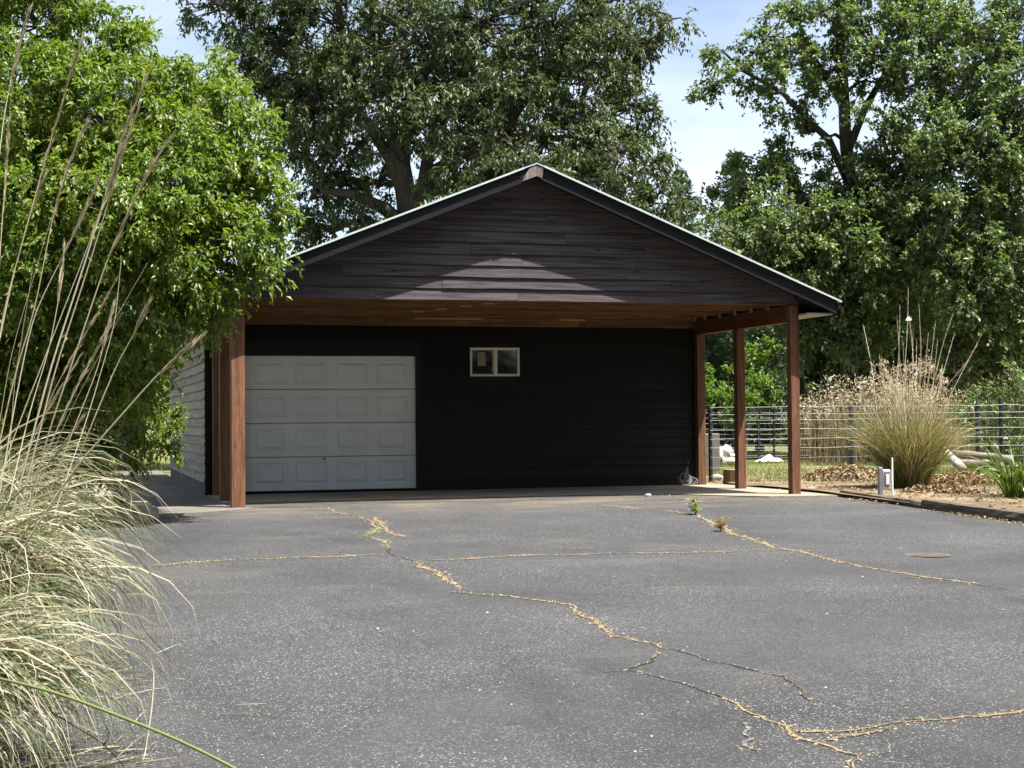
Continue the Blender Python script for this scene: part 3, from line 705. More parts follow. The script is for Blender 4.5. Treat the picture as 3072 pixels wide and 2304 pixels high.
# overhead door: four sections with four pressed panels each
yd = DW + 0.05
door = pyd('garage_door', *box_vf(DX0+0.002, DX1-0.002, yd+0.045, yd+0.06, DZ0+0.02, DZ1-0.01), 'void', G)
hs = (DZ1-DZ0)/4
def pressed(name, x0, x1, z0, z1, y, parent):
    """a pressed panel: raised rim, groove, raised field"""
    rings = [(0.0, 0.0), (0.016, 0.014), (0.034, 0.014), (0.062, -0.006), (0.075, -0.008)]
    V = []
    for ins, off in rings:
        V += [(x0+ins, y+off, z0+ins), (x1-ins, y+off, z0+ins), (x1-ins, y+off, z1-ins), (x0+ins, y+off, z1-ins)]
    F = []
    for k in range(len(rings)-1):
        for q in range(4): F.append((k*4+q, k*4+(q+1) % 4, k*4+4+(q+1) % 4, k*4+4+q))
    F.append(tuple(len(rings)*4-4+q for q in range(4)))
    return pyd(name, V, F, 'door', parent)
for s in range(4):
    z0 = DZ0 + s*hs + 0.0015; z1 = DZ0 + (s+1)*hs - 0.002
    pw_ = 0.505; xs = [DX0+0.145+0.652*q for q in range(4)]
    pz0, pz1 = z0+0.095, z1-0.088
    V, F = [], []
    def q_(x0, x1, za, zc):
        b = len(V); V.extend([(x0, yd, za), (x1, yd, za), (x1, yd, zc), (x0, yd, zc)]); F.append((b, b+1, b+2, b+3))
    q_(DX0, DX1, z0+0.006, pz0); q_(DX0, DX1, pz1, z1-0.006)
    ed = [DX0] + [v for x in xs for v in (x, x+pw_)] + [DX1]
    for q in range(0, 10, 2): q_(ed[q], ed[q+1], pz0, pz1)
    b = len(V); V.extend([(DX0, yd, z0+0.006), (DX1, yd, z0+0.006), (DX1, yd+0.03, z0), (DX0, yd+0.03, z0), (DX0, yd, z1-0.006), (DX1, yd, z1-0.006), (DX1, yd+0.03, z1), (DX0, yd+0.03, z1)])
    F.append((b+3, b+2, b+1, b)); F.append((b+4, b+5, b+6, b+7))
    pyd('door_section', V, F, 'door', door)
    for x in xs: pressed('door_panel', x, x+pw_, pz0, pz1, yd, door)
box('weather_strip', DX0, DX1, yd-0.004, yd+0.04, 0.013, DZ0, 'void', door)

lk = box('lock', DX0+1.235, DX0+1.275, yd-0.012, yd-0.001, 0.525, 0.565, 'grey_metal', door, 0.003)
# sliding window
win = pyd('window', *box_vf(WX0, WX1, DW+0.085, DW+0.095, WZ0, WZ1), 'void', G)
fr = 0.023; yw = DW-0.045
box('frame', WX0, WX1, yw, DW+0.05, WZ1-fr, WZ1, 'vinyl', win); box('frame', WX0, WX1, yw, DW+0.05, WZ0, WZ0+fr, 'vinyl', win)
box('frame', WX0, WX0+fr, yw, DW+0.05, WZ0+fr, WZ1-fr, 'vinyl', win); box('frame', WX1-fr, WX1, yw, DW+0.05, WZ0+fr, WZ1-fr, 'vinyl', win)
xm = WX0 + 0.425
box('mullion', xm-0.021, xm+0.021, yw-0.003, DW+0.05, WZ0+fr, WZ1-fr, 'vinyl', win)
for a, b, dy in ((WX0+fr, xm-0.021, 0.022), (xm+0.021, WX1-fr, 0.0)):
    s_ = 0.016
    box('sash', a, b, yw+0.012+dy, DW+0.04, WZ1-fr-s_, WZ1-fr, 'vinyl', win); box('sash', a, b, yw+0.012+dy, DW+0.04, WZ0+fr, WZ0+fr+s_, 'vinyl', win)
    box('sash', a, a+s_, yw+0.012+dy, DW+0.04, WZ0+fr+s_, WZ1-fr-s_, 'vinyl', win); box('sash', b-s_, b, yw+0.012+dy, DW+0.04, WZ0+fr+s_, WZ1-fr-s_, 'vinyl', win)
    box('pane', a+s_, b-s_, yw+0.03+dy, yw+0.036+dy, WZ0+fr+s_, WZ1-fr-s_, 'glass', win)
box('sticker', WX0+0.135, WX0+0.27, yw+0.0505, yw+0.0515, WZ0+0.17, WZ1-0.075, 'pale_tan', win)

# left wall: weathered white clapboards on a dark foundation
box('foundation', -0.012, 0.02, DW+0.01, YB, -0.05, 0.20, 'found', G)
box('wall_backing', 0.001, 0.05, DW+0.125, YB, 0.2, 2.75, 'found', G)
z = 0.20; r = 0
while z < 2.70:
    z1 = min(z+0.165, 2.74); j = random.choice([6.2, 7.5, 8.8, 9.9])
    for a, b in ((DW+0.01, j-0.002), (j+0.002, YB)):
        kk = 8; t = np.linspace(0, 1, kk+1); yy = a+(b-a)*t; ph = random.uniform(0, 9); V = []
        for i in range(kk+1):
            wz = 0.004*math.sin(yy[i]*3+ph)
            V += [(-0.045, yy[i], z+wz), (-0.004, yy[i], z1), (0.0, yy[i], z1), (0.0, yy[i], z+wz)]
        F = []
        for i in range(kk):
            p = i*4; q = p+4; F += [(p+1, q+1, q, p), (p+2, q+2, q+1, p+1), (p, q, q+3, p+3)]
        F += [(3, 2, 1, 0), (kk*4, kk*4+1, kk*4+2, kk*4+3)]
        pyd('clapboard', V, F, 'white_siding', G)
    z += 0.145; r += 1
box('corner_board', -0.03, 0.09, DW-0.035, DW+0.008, 0.0, 2.7, 'black', G)
# right and back walls
box('side_wall', XW-0.09, XW-0.002, DW+0.125, YB, 0, 2.72, 'black', G)
box('back_wall', 0.055, XW-0.095, YB-0.1, YB-0.003, 0, 2.72, 'black', G)
pyd('back_gable', [(0, YB-0.05, 2.725), (XW, YB-0.05, 2.725), (XW, YB-0.05, roof_z(XW)-0.09), (RIDGE_X, YB-0.05, RIDGE_Z-0.09), (0, YB-0.05, roof_z(0)-0.09)], [(4, 3, 2, 1, 0)], 'black', G)

# ================================================================== trees
def L_(x, y, d, r, zs=0.85): return (at_d(x, y, d), r, zs)
def in_building(p):
    x, y, z = p[..., 0], p[..., 1], p[..., 2]
    inx = (x > -0.62) & (x < 8.95) & (y > -0.62) & (y < 12.5)
    return (inx & (z < RIDGE_Z+0.25-SL*np.abs(x-RIDGE_X))) | (z < gz(x, y)+0.12)

# bushy tree on the left, in front of the eave
base = at_ground(95, 1098); base = at_d(95, 0, 19.6); base[2] = -0.02
trunk = [base, base+[0.05, 0, 0.8], base+[-0.05, 0.05, 1.6], base+[0.1, 0, 2.6], base+[0.15, -0.1, 3.6], base+[0.2, -0.1, 4.6], base+[0.2, 0, 5.6]]
lobesL = [L_(80,60,19.8,0.95), L_(235,110,19.4,0.70), L_(60,250,18.6,1.15), L_(235,270,18.4,0.95), L_(402,185,19.0,0.60), L_(472,290,18.5,0.72),
          L_(501,420,18.3,0.62), L_(392,360,17.9,0.85), L_(521,530,18.2,0.48), L_(427,540,17.8,0.80), L_(497,595,18.2,0.26), L_(427,640,18.1,0.40), L_(546,470,18.2,0.35),
          L_(320,480,17.6,0.95), L_(300,640,18.0,0.85), L_(377,640,18.2,0.40), L_(150,450,18.1,1.05), L_(60,640,18.0,1.0), L_(200,780,18.4,0.85), L_(285,790,19.3,0.55),
          L_(60,850,18.2,0.85), L_(310,915,20.0,0.45), L_(150,930,19.0,0.62), L_(250,985,19.4,0.35), L_(-150,300,18.6,1.5), L_(-150,800,18.4,1.4), L_(-120,-140,19.4,1.5), L_(40,-90,20.0,0.8),
          L_(300,330,19.8,0.9), L_(372,250,19.8,0.7), L_(180,620,19.6,1.0), L_(30,430,19.6,1.0)]
_, k = tree('bushy_tree', 'bright green bushy tree overhanging the left eave of the garage', base, trunk, lobesL, 'leaf_left', 'bark_grey', None,
     clump_r=0.32, dens=7.0, twigs=12, per=12, size=0.082, aspect=0.42, droop=0.62, reject=in_building, trunk_r=0.15, limb_r=0.035, shell=0.35)
TRI += k

# big dark tree behind the garage
def tree_at(x, d, zs): b = at_d(x, 900, d); b[2] = 0; return b
base = tree_at(895, 37.5, 0)
def up_(x, y, d): return at_d(x, y, d)
trunk = [base, base+[0.05, 0, 1.5], up_(893, 640, 37.5), up_(890, 540, 37.5), up_(880, 440, 37.5), up_(868, 360, 37.4), up_(850, 300, 37.3)]
forks = [[up_(888,470,37.5), up_(915,400,37.5), up_(925,330,37.4), up_(960,250,37.4), up_(990,150,37.3), up_(1010,40,37.3)],
         [up_(880,440,37.5), up_(845,345,37.4), up_(815,300,37.3), up_(760,220,37.2), up_(730,120,37.1)],
         [up_(868,360,37.4), up_(875,280,37.5), up_(880,180,37.6), up_(870,60,37.7)],
         [up_(885,500,37.5), up_(830,450,37.2), up_(760,420,37.0), up_(690,410,36.8)],
         [up_(925,380,37.5), up_(1010,330,37.2), up_(1110,250,37.0), up_(1180,150,36.9)],
         [up_(915,420,37.5), up_(1020,380,37.0), up_(1150,360,36.6), up_(1300,350,36.2)]]
lobesM = [L_(960,360,35.6,0.45), L_(1030,330,35.6,0.6), L_(820,330,36.4,0.35), L_(900,230,36,0.7), L_(980,430,35.2,0.5), L_(850,500,36.5,0.35), L_(760,460,36.6,0.5), L_(1420,420,36,0.5), L_(1440,340,36.4,0.3), L_(760,330,38,0.75), L_(650,170,37,1.0), L_(780,150,36.6,1.1), L_(980,180,36.2,1.0), L_(720,400,38.4,0.8), L_(820,400,39,0.5), L_(640,500,37.6,0.6), L_(1400,370,36.4,0.55), L_(1310,320,35.8,0.9), L_(1180,380,35.2,0.9), L_(1080,360,35.2,0.7), L_(1350,470,36,0.7), L_(1440,500,36.4,0.5), L_(560,60,37.6,0.9), L_(1420,240,37,0.35), L_(660,270,38.5,1.0), L_(900,280,40,0.8), L_(1000,330,38.5,0.7),
          L_(470,10,38,1.0), L_(600,110,37.6,1.2), L_(740,50,37,1.35), L_(900,90,36.6,1.4), L_(1050,50,36.6,1.45), L_(1200,50,36.8,1.45), L_(1330,45,37,1.1), L_(1440,30,37,0.55),
          L_(1425,95,37,0.32,1.1), L_(1380,90,37,0.5), L_(1250,165,36.6,1.25), L_(1100,190,36,1.25), L_(690,225,36.8,1.1), L_(590,225,37.2,0.8), L_(840,215,36.4,0.95), L_(960,250,36,0.95),
          L_(1335,235,36.8,0.75), L_(1385,320,36.8,0.42), L_(1230,300,36,1.05), L_(1120,320,35.6,0.95), L_(1330,410,36,0.80), L_(1250,400,35.5,0.85), L_(1010,395,35.6,0.55), L_(1060,430,35.4,0.7),
          L_(1400,440,36.5,0.45), L_(700,325,37,0.65), L_(670,430,37.2,0.75), L_(720,500,37.2,0.5), L_(1480,465,36.6,0.38), L_(800,480,37,0.3), L_(970,470,36,0.35), L_(940,390,36.2,0.25),
          L_(1380,200,37.2,0.35), L_(1150,440,35.5,0.9), L_(520,170,37.8,0.45), L_(640,330,38,0.7),
          L_(700,140,40.5,1.5), L_(900,40,40.5,1.6), L_(1100,100,40.5,1.6), L_(1280,120,40,1.2), L_(1050,250,40,1.2), L_(780,270,40,0.6), L_(1180,300,39.5,1.3), L_(1320,330,39,0.9),
          L_(700,-130,38,2.0), L_(1000,-160,38,2.2), L_(1270,-110,38,1.6), L_(500,-90,38,1.2)]
_, k = tree('shade_tree', 'tall dark broadleaf tree behind the garage roof', base, trunk, lobesM, 'leaf_mid', 'bark_dark', None,
     clump_r=0.44, dens=4.8, twigs=11, per=10, size=0.125, aspect=0.42, droop=0.7, trunk_r=0.34, limb_r=0.10, shell=0.45, forks=forks)
TRI += k

# trees on the right
base = tree_at(1835, 44, 0)
trunk = [base, base+[0, 0, 2], up_(1832, 650, 44), up_(1830, 520, 44), up_(1836, 400, 44), up_(1826, 300, 44), up_(1822, 200, 44), up_(1815, 90, 44), up_(1810, -40, 44)]
forks = [[up_(1836,400,44), up_(1790,300,43.6), up_(1745,260,43.4), up_(1690,200,43), up_(1600,150,42.8)],
         [up_(1840,480,44), up_(1900,420,43.6), up_(1960,340,43.4), up_(2010,250,43.2)],
         [up_(1830,330,44), up_(1870,230,44), up_(1930,130,44), up_(1990,30,44)],
         [up_(1824,230,44), up_(1760,130,44), up_(1720,40,44)]]
lobesR = [L_(2090,150,43,1.0), L_(2110,50,43,0.9), L_(2060,190,43,0.9), L_(1940,120,42.6,1.0), L_(1960,340,42.6,0.9), L_(2020,0,43.6,1.1), L_(1525,205,42.8,0.35), L_(1575,175,42.8,0.6), L_(1640,130,42.8,0.95), L_(1560,110,43,0.5), L_(1690,70,43,0.95), L_(1650,215,42.8,0.55), L_(1770,30,43.4,1.1), L_(1860,60,43.4,1.2), L_(1960,50,43.4,1.25),
          L_(2040,80,43.6,1.0), L_(1800,150,43,1.0), L_(1895,180,42.8,1.1), L_(1985,205,42.8,1.15), L_(1740,215,43,0.6), L_(1895,290,42.6,1.0), L_(2030,290,43,1.0), L_(1770,300,43.4,0.55), L_(1700,260,43.4,0.4),
          L_(1720,150,44.8,0.8), L_(1960,300,44.8,0.9), L_(1780,-70,44,1.4), L_(1950,-80,44,1.5)]
_, k = tree('maple_tree', 'tall airy maple with open crown right of the roof', base, trunk, lobesR, 'leaf_right', 'bark_dark', 'broadleaf trees on the right',
     clump_r=0.44, dens=3.5, twigs=10, per=11, size=0.118, aspect=0.66, droop=0.45, trunk_r=0.22, limb_r=0.06, shell=0.4, forks=forks)
TRI += k
base = tree_at(1720, 44.5, 0)
trunk = [base, base+[0.1, 0, 1.5], base+[0.0, 0, 3], base+[0.1, 0, 4.5], base+[0.2, 0, 6], base+[0.3, 0, 7.0]]
lobesR2 = [L_(1835,560,41.6,1.0), L_(1835,650,41.8,0.9), L_(1830,480,42,0.9), L_(1840,740,42,0.8), L_(1720,730,42.5,0.8), L_(1960,500,42,1.1), L_(1780,500,42,1.0), L_(1640,400,43.8,1.10), L_(1560,445,43.8,0.69), L_(1700,370,44.2,1.04), L_(1720,470,42.8,1.39), L_(1820,420,43.8,1.39), L_(1905,450,43.2,1.56), L_(1620,530,42.8,1.15), L_(1745,580,42.4,1.39), L_(1880,580,42.2,1.56), L_(1990,430,43.8,1.39), L_(1660,620,42.6,1.04),
           L_(2000,560,42.8,1.45), L_(1800,680,42.8,1.04), L_(1930,700,42.8,1.04), L_(1850,500,45.3,1.62), L_(1700,560,45.3,1.50), L_(1960,620,45.3,1.50), L_(1550,510,41.3,0.69), L_(1590,610,43.8,0.81)]
_, k = tree('understory_tree', 'dense low green tree directly right of the carport roof', base, trunk, lobesR2, 'leaf_right', 'bark_dark', 'broadleaf trees on the right',
     clump_r=0.46, dens=4.2, twigs=10, per=11, size=0.125, aspect=0.66, droop=0.45, trunk_r=0.20, limb_r=0.07, shell=0.4)
TRI += k
base = tree_at(2170, 42, 0)
trunk = [base, base+[0.1, 0, 2], base+[-0.1, 0, 4], base+[0.1, 0, 6.5], base+[0.0, 0, 9], base+[0.1, 0, 11]]
lobesR3 = [L_(2130,90,41.6,0.9), L_(2180,250,41,1.1), L_(2060,310,41,1.0), L_(2050,460,40.6,1.0), L_(2040,560,40.6,0.9), L_(2150,550,40,1.1), L_(2120,660,40,1.0), L_(2190,680,40,1.0), L_(2080,800,40.5,0.7), L_(2190,60,42,0.9), L_(2130,150,41.6,0.9), L_(2205,180,41,1.1), L_(2100,250,41.4,0.9), L_(2160,310,40.6,1.2), L_(2080,370,41,1.0), L_(2200,420,40.6,1.3), L_(2110,480,40.4,1.2), L_(2190,580,40.4,1.3),
           L_(2090,620,40.4,1.0), L_(2160,720,40.2,1.1), L_(2060,740,40.4,0.7), L_(2230,820,40,1.0), L_(2290,300,41,1.6), L_(2290,600,41,1.6), L_(2250,-40,42,1.3), L_(2130,400,43,1.4), L_(2150,620,43,1.4)]
_, k = tree('leafy_tree', 'full green tree filling the right edge of the view', base, trunk, lobesR3, 'leaf_right', 'bark_dark', 'broadleaf trees on the right',
     clump_r=0.44, dens=3.6, twigs=10, per=10, size=0.125, aspect=0.6, droop=0.5, trunk_r=0.22, limb_r=0.08, shell=0.4)
TRI += k

# conifers behind
def conifer(x, ytop, d, w, label, m='needle'):
    base = tree_at(x, d, 0); top = at_d(x, ytop, d); H = top[2]
    root = empty('spruce_tree', tuple(base), label, 'tree', 'spruces in the background')
    mb = MB(); mb.tube([base, [top[0], top[1], H]], [0.16, 0.01], 6).build('trunk', 'bark_dark', root)
    P, D_, Nn = [], [], []
    z = 0.5
    while z < H:
        rad = w*(1-z/H)**0.8 + 0.10
        for b in range(9):
            a = rng.uniform(0, 6.28); u_ = np.array([math.cos(a), math.sin(a), 0]); rl = rad*rng.uniform(0.7, 1.15)
            k = int(10+rl*22); t = rng.random(k)**0.7
            p = np.array([top[0], top[1], z]) + u_*(t*rl)[:, None]; p[:, 2] += -0.25*t*rl + 0.30*t**2*rl + rng.normal(0, 0.05, k)
            p[:, :2] += rng.normal(0, 0.07, (k, 2)); dd = u_ + rng.normal(0, 0.6, (k, 3)) + np.array([0, 0, 0.25])
            P.append(p); D_.append(dd); Nn.append(rng.normal(0, 0.6, (k, 3))+[0, 0, 1])
        z += 0.20
    P = np.concatenate(P); Lc = rng.uniform(0.14, 0.28, len(P))
    V, F = leaves_vf(P, np.concatenate(D_), np.concatenate(Nn), Lc, Lc*0.30); arr('crown', V, F, m, root)
conifer(1472, 372, 58, 2.0, 'distant spruce with its thin tip just right of the dark shade tree')
conifer(1588, 330, 52, 2.3, 'spruce top rising left of the low dense tree')
conifer(1500, 640, 46, 2.2, 'blue green spruce seen low between the carport posts')
conifer(1640, 700, 50, 2.4, 'shaded spruce seen right of the middle carport post')

# shrubs
def shrub(name, label, x, d, lobes, m, size=0.11, aspect=0.5, cr=0.3, dens=3.2, droop=0.4, group=None):
    b = tree_at(x, d, 0)
    root = empty(name, tuple(b), label, 'shrub', group)
    V, F, cs, li = crown(lobes, cr, dens, 8, 8, size, aspect, droop, lambda p: p[..., 2] < 0.05)
    mb = MB()
    for q in range(0, len(cs), 3):
        mb.tube(curve(b+np.array([random.uniform(-.1,.1), random.uniform(-.1,.1), 0]), cs[q], 0.2, 5, 0.03), np.linspace(0.022, 0.006, 5), 4, False)
    mb.build('stems', 'bark_grey', root); arr('foliage', V, F, m, root)
shrub('leafy_shrub', 'bright yellow green shrub seen between the right hand posts', 1600, 40.3,
      [L_(1535,820,40.3,0.55), L_(1560,870,40,0.6), L_(1640,790,40.3,0.50), L_(1655,840,40,0.45), L_(1610,870,39.8,0.6), L_(1645,750,40.4,0.28)], 'leaf_bright', 0.10, 0.5, 0.30)
shrub('low_shrub', 'green weedy shrub behind the fence at the right edge', 2150, 33,
      [L_(2120,880,33,0.55), L_(2180,850,33,0.7), L_(2230,890,32.6,0.6), L_(2150,940,32.4,0.5), L_(2210,960,32.2,0.5)], 'leaf_right', 0.10, 0.5)
shrub('dark_shrub', 'dark shrub at the end of the walk beside the white wall', 270, 36,
      [L_(200,930,36,0.9), L_(280,900,36,0.9), L_(350,890,36,0.7), L_(230,830,37,1.1), L_(330,800,37,0.9), L_(150,880,36,1.0), L_(395,850,37.5,0.6)], 'leaf_left', 0.13, 0.45, 0.42)
shrub('ground_shrub', 'low leafy growth at the left edge of the concrete path', 190, 23,
      [L_(120,960,23,0.45), L_(190,985,22.6,0.35), L_(80,1000,22.4,0.4), L_(160,1010,22,0.25)], 'leaf_left', 0.10, 0.42, 0.25)

# woodland far behind on the right and left: separate trees
def far_tree(x, d, h, w, label):
    b = tree_at(x, d, 0); lb = []
    for q in range(9):
        a = rng.uniform(0, 6.28); zz = h*rng.uniform(0.28, 0.95); rr = w*(1.05-abs(zz/h-0.55))*rng.uniform(0.2, 0.75)
        lb.append((b+np.array([math.cos(a)*rr, math.sin(a)*rr, zz]), w*rng.uniform(0.38, 0.6), 0.9))
    tree('background_tree', label, b, [b, b+[0.1, 0, h*0.3], b+[0, 0.1, h*0.55], b+[0.1, 0, h*0.8]], lb, 'leaf_far', 'bark_dark', 'trees in the far wood',
         clump_r=0.7, dens=2.2, twigs=8, per=8, size=0.27, aspect=0.6, droop=0.4, trunk_r=0.22, limb_r=0.08)
wood = [(1480, 66, 5.5, 3.0), (1560, 70, 6.5, 3.4), (1650, 64, 6.0, 3.0), (1735, 68, 8.0, 3.6), (1820, 62, 7.5, 3.4), (1905, 66, 9.0, 3.8), (1990, 60, 8.5, 3.6), (2075, 64, 9.0, 3.8), (2160, 58, 8.5, 3.6), (2240, 62, 9.0, 3.8), (2330, 60, 9.0, 4.0),
        (40, 60, 7.0, 3.4), (150, 64, 7.5, 3.6), (300, 66, 6.0, 3.2), (420, 70, 6.0, 3.4)]
where = ['first background tree, glimpsed between the garage wall and middle post', 'second background tree, glimpsed behind the middle carport post', 'third background tree, glimpsed left of the front right post', 'background tree just right of the front right post', 'background tree behind the dark maple trunk',
         'background tree behind the right grass clump', 'background tree right of the tall grass stalks', 'background tree behind the right hand fence posts', 'background tree behind the lily clump', 'background tree at the far right edge', 'background tree cut by the right edge',
         'background tree at the far left edge behind the bushy tree', 'background tree behind the left side of the bushy tree', 'background tree beyond the end of the walk', 'background tree hidden behind the white side wall']
for (x, d, h, w), lab in zip(wood, where): far_tree(x, d, h, w, lab)

# trees added out of view to block low sky light; mirrored in the window
lobes = []
for q in range(60):
    xx = rng.uniform(-34, 46); hh = rng.uniform(19, 29); yy_ = -35.0
    if q >= 46: xx = rng.uniform(27, 33); yy_ = rng.uniform(-34, -8)
    for z_ in np.arange(1.5, hh, 3.1): lobes.append((np.array([xx+rng.normal(0, 1.2), yy_+rng.normal(0, 1.5), z_]), rng.uniform(1.8, 2.8), 0.9))
V, F, cs, li = crown(lobes, 1.5, 2.2, 5, 5, 0.8, 0.65, 0.4)
tag(arr('sky_blocking_trees', V, F, 'leaf_far'), 'wall of dark trees added behind the viewer to block low sky light, seen only mirrored in the garage window', 'trees', None, 'stuff')

# ================================================================== ornamental grass, left foreground
def grass_clump(name, label, base, n_, rad, hmin, hmax, m, lean=(0, 0), parts=60, width=0.010, elev=(0.9, 1.5), droop=(1.2, 2.9), k=9, bias=None, power=1.3):
    root = empty(name, tuple(base), label, 'ornamental grass', None)
    a = rng.uniform(0, 6.28, n_); rr = rad*np.sqrt(rng.random(n_))
    b = np.stack([base[0]+rr*np.cos(a), base[1]+rr*np.sin(a), np.full(n_, base[2])], -1)
    az = a + rng.normal(0, 0.8, n_)
    if bias is not None:
        mk = rng.random(n_) < bias[1]; az[mk] = bias[0] + rng.normal(0, 0.7, mk.sum())
    ln = rng.uniform(hmin, hmax, n_); e = rng.uniform(elev[0], elev[1], n_); dr = rng.uniform(droop[0], droop[1], n_)
    V, F = blades_vf(b, az, ln, e, dr, width*rng.uniform(0.6, 1.35, n_), k, power, 0.35)
    V[:, 2] = np.maximum(V[:, 2], gz(V[:, 0], V[:, 1])+0.006+0.02*rng.random(len(V)))
    pv = (k+1)*2; n1 = parts
    for q in range(n1):
        arr('blade', V[q*pv:(q+1)*pv], F[:k], m, root)
    o = arr('foliage', V[n1*pv:], F[n1*k:]-n1*pv, m, root); tag(o, kind='stuff')
    return root
def gb(x, d):
    p = at_d(x, 1100, d); p[2] = float(gz(p[0], p[1])); return p
RIGHT_AZ = math.atan2(rt[1], rt[0])
gA = grass_clump('ornamental_grass', 'tall straw coloured grass clump with long dry stalks, left foreground', gb(-235, 8.4), 2700, 0.42, 0.9, 1.85, 'blade', parts=110, width=0.0165, elev=(1.05, 1.56), droop=(2.0, 3.4), bias=(RIGHT_AZ-0.35, 0.35), power=1.7)
gB = grass_clump('ornamental_grass', 'nearest grass clump in the bottom left corner', gb(-350, 6.3), 1900, 0.40, 0.8, 1.55, 'blade', parts=60, width=0.0125, elev=(0.95, 1.5), droop=(2.0, 3.3), bias=(RIGHT_AZ-0.5, 0.40), power=1.6)
gC = grass_clump('ornamental_grass', 'farther grass clump at left, behind the stalked one', gb(-190, 11.0), 1500, 0.50, 1.1, 2.2, 'blade', parts=40, width=0.017, elev=(1.1, 1.56), droop=(1.8, 3.2), bias=(RIGHT_AZ-0.2, 0.2), power=1.8)
# the tall stalks
def stalk(root, pts, d0, d1, r=0.006, plume=0.35, m='stalk', pl=1.0, base=None):
    n_ = len(pts); P = [at_d(x, y, d0+(d1-d0)*i/(n_-1)) for i, (x, y) in enumerate(pts)]
    if base is not None: P = [base] + P
    P = np.array(P); t = np.linspace(0, 1, len(P)); tt = np.linspace(0, 1, 22)
    Q = np.stack([np.interp(tt, t, P[:, i]) for i in range(3)], -1)
    for _ in range(2): Q[1:-1] = (Q[:-2]+2*Q[1:-1]+Q[2:])/4
    st = MB().tube(Q, np.linspace(r, r*0.35, 22)*0.8, 6).build('stalk', m, root)
    if plume > 0:
        k = int(80*pl); u_ = rng.uniform(1-plume, 1.0, k); pos = np.stack([np.interp(u_, tt, Q[:, i]) for i in range(3)], -1)
        ax = unit(Q[-1]-Q[-6]); d = ax*1.0 + rng.normal(0, 0.045, (k, 3)); Lc = rng.uniform(0.04, 0.12, k)*(1.15-0.4*(u_-1+plume)/plume)
        pos += rng.normal(0, 0.003, pos.shape)
        V, F = leaves_vf(pos, d, rng.normal(0, 1, (k, 3)), Lc, Lc*0.045+0.0015); arr('seed_head', V, F, 'plume', st)
bA = gb(-70, 8.4); 
def bs(dx, dy=0.0): return bA + rt0*dx + np.array([0, dy, 0])
stalk(gA, [(-40,700),(5,268),(30,140),(62,28)], 8.3, 8.2, 0.0055, 0.4, base=bs(-0.35))
stalk(gA, [(-25,900),(5,678),(48,525),(115,282),(150,170),(177,88)], 8.2, 8.0, 0.006, 0.38, base=bs(-0.2))
stalk(gA, [(60,980),(110,790),(182,573),(230,415),(268,282),(322,156)], 8.2, 8.0, 0.008, 0.42, base=bs(0.0), pl=1.7)
stalk(gA, [(72,985),(118,800),(190,580),(236,430),(262,330)], 8.25, 8.05, 0.007, 0.2, base=bs(0.05))
stalk(gA, [(10,900),(38,788),(76,668),(115,458),(144,363),(184,270)], 8.4, 8.3, 0.006, 0.35, base=bs(-0.1))
stalk(gA, [(95,960),(157,782),(238,540),(305,396),(367,298)], 8.1, 7.9, 0.0065, 0.40, base=bs(0.1))
stalk(gA, [(30,880),(71,682),(158,510),(210,396)], 8.3, 8.2, 0.0055, 0.35, base=bs(0.0))
stalk(gA, [(-15,800),(28,597),(70,440),(100,377)], 8.5, 8.4, 0.005, 0.3, base=bs(-0.2))
stalk(gA, [(-5,620),(8,430),(20,268)], 8.6, 8.5, 0.005, 0.4, base=bs(-0.3))
stalk(gA, [(180,960),(252,788),(290,720),(316,664)], 8.0, 7.9, 0.005, 0.3, base=bs(0.15))
stalk(gA, [(190,900),(248,700),(262,560)], 8.6, 8.6, 0.004, 0.0, base=bs(0.15))
stalk(gA, [(60,900),(105,760),(128,640),(138,540)], 8.6, 8.6, 0.0045, 0.3, base=bs(0.0))
stalk(gA, [(31,1210),(157,1017),(235,928),(355,792),(433,730)], 7.7, 7.3, 0.0075, 0.22, base=bs(-0.1, -0.4))
stalk(gA, [(130,1000),(210,800),(243,668)], 8.2, 8.2, 0.005, 0.25, base=bs(0.1))
stalk(gA, [(0,1020),(180,560),(300,230)], 8.5, 8.3, 0.0055, 0.3, base=bs(-0.05))
for q in range(9):
    x0 = random.uniform(-60, 70); hgt = random.uniform(420, 980); ln = random.uniform(0.12, 0.42)
    x1 = x0 + (1500-hgt)*ln*random.uniform(0.5, 1.0); dq = random.uniform(7.9, 9.2)
    xm_ = x0*0.5+x1*0.5-random.uniform(-8, 14)
    stalk(gA, [(x0+20, 1080), (xm_, (1080+hgt)/2), (x1, hgt)], dq, dq-0.1, random.uniform(0.0025, 0.0045), random.choice([0, 0, 0.3, 0.4]), base=bs(random.uniform(-0.35, 0.3), random.uniform(-0.3, 0.3)), pl=0.7)
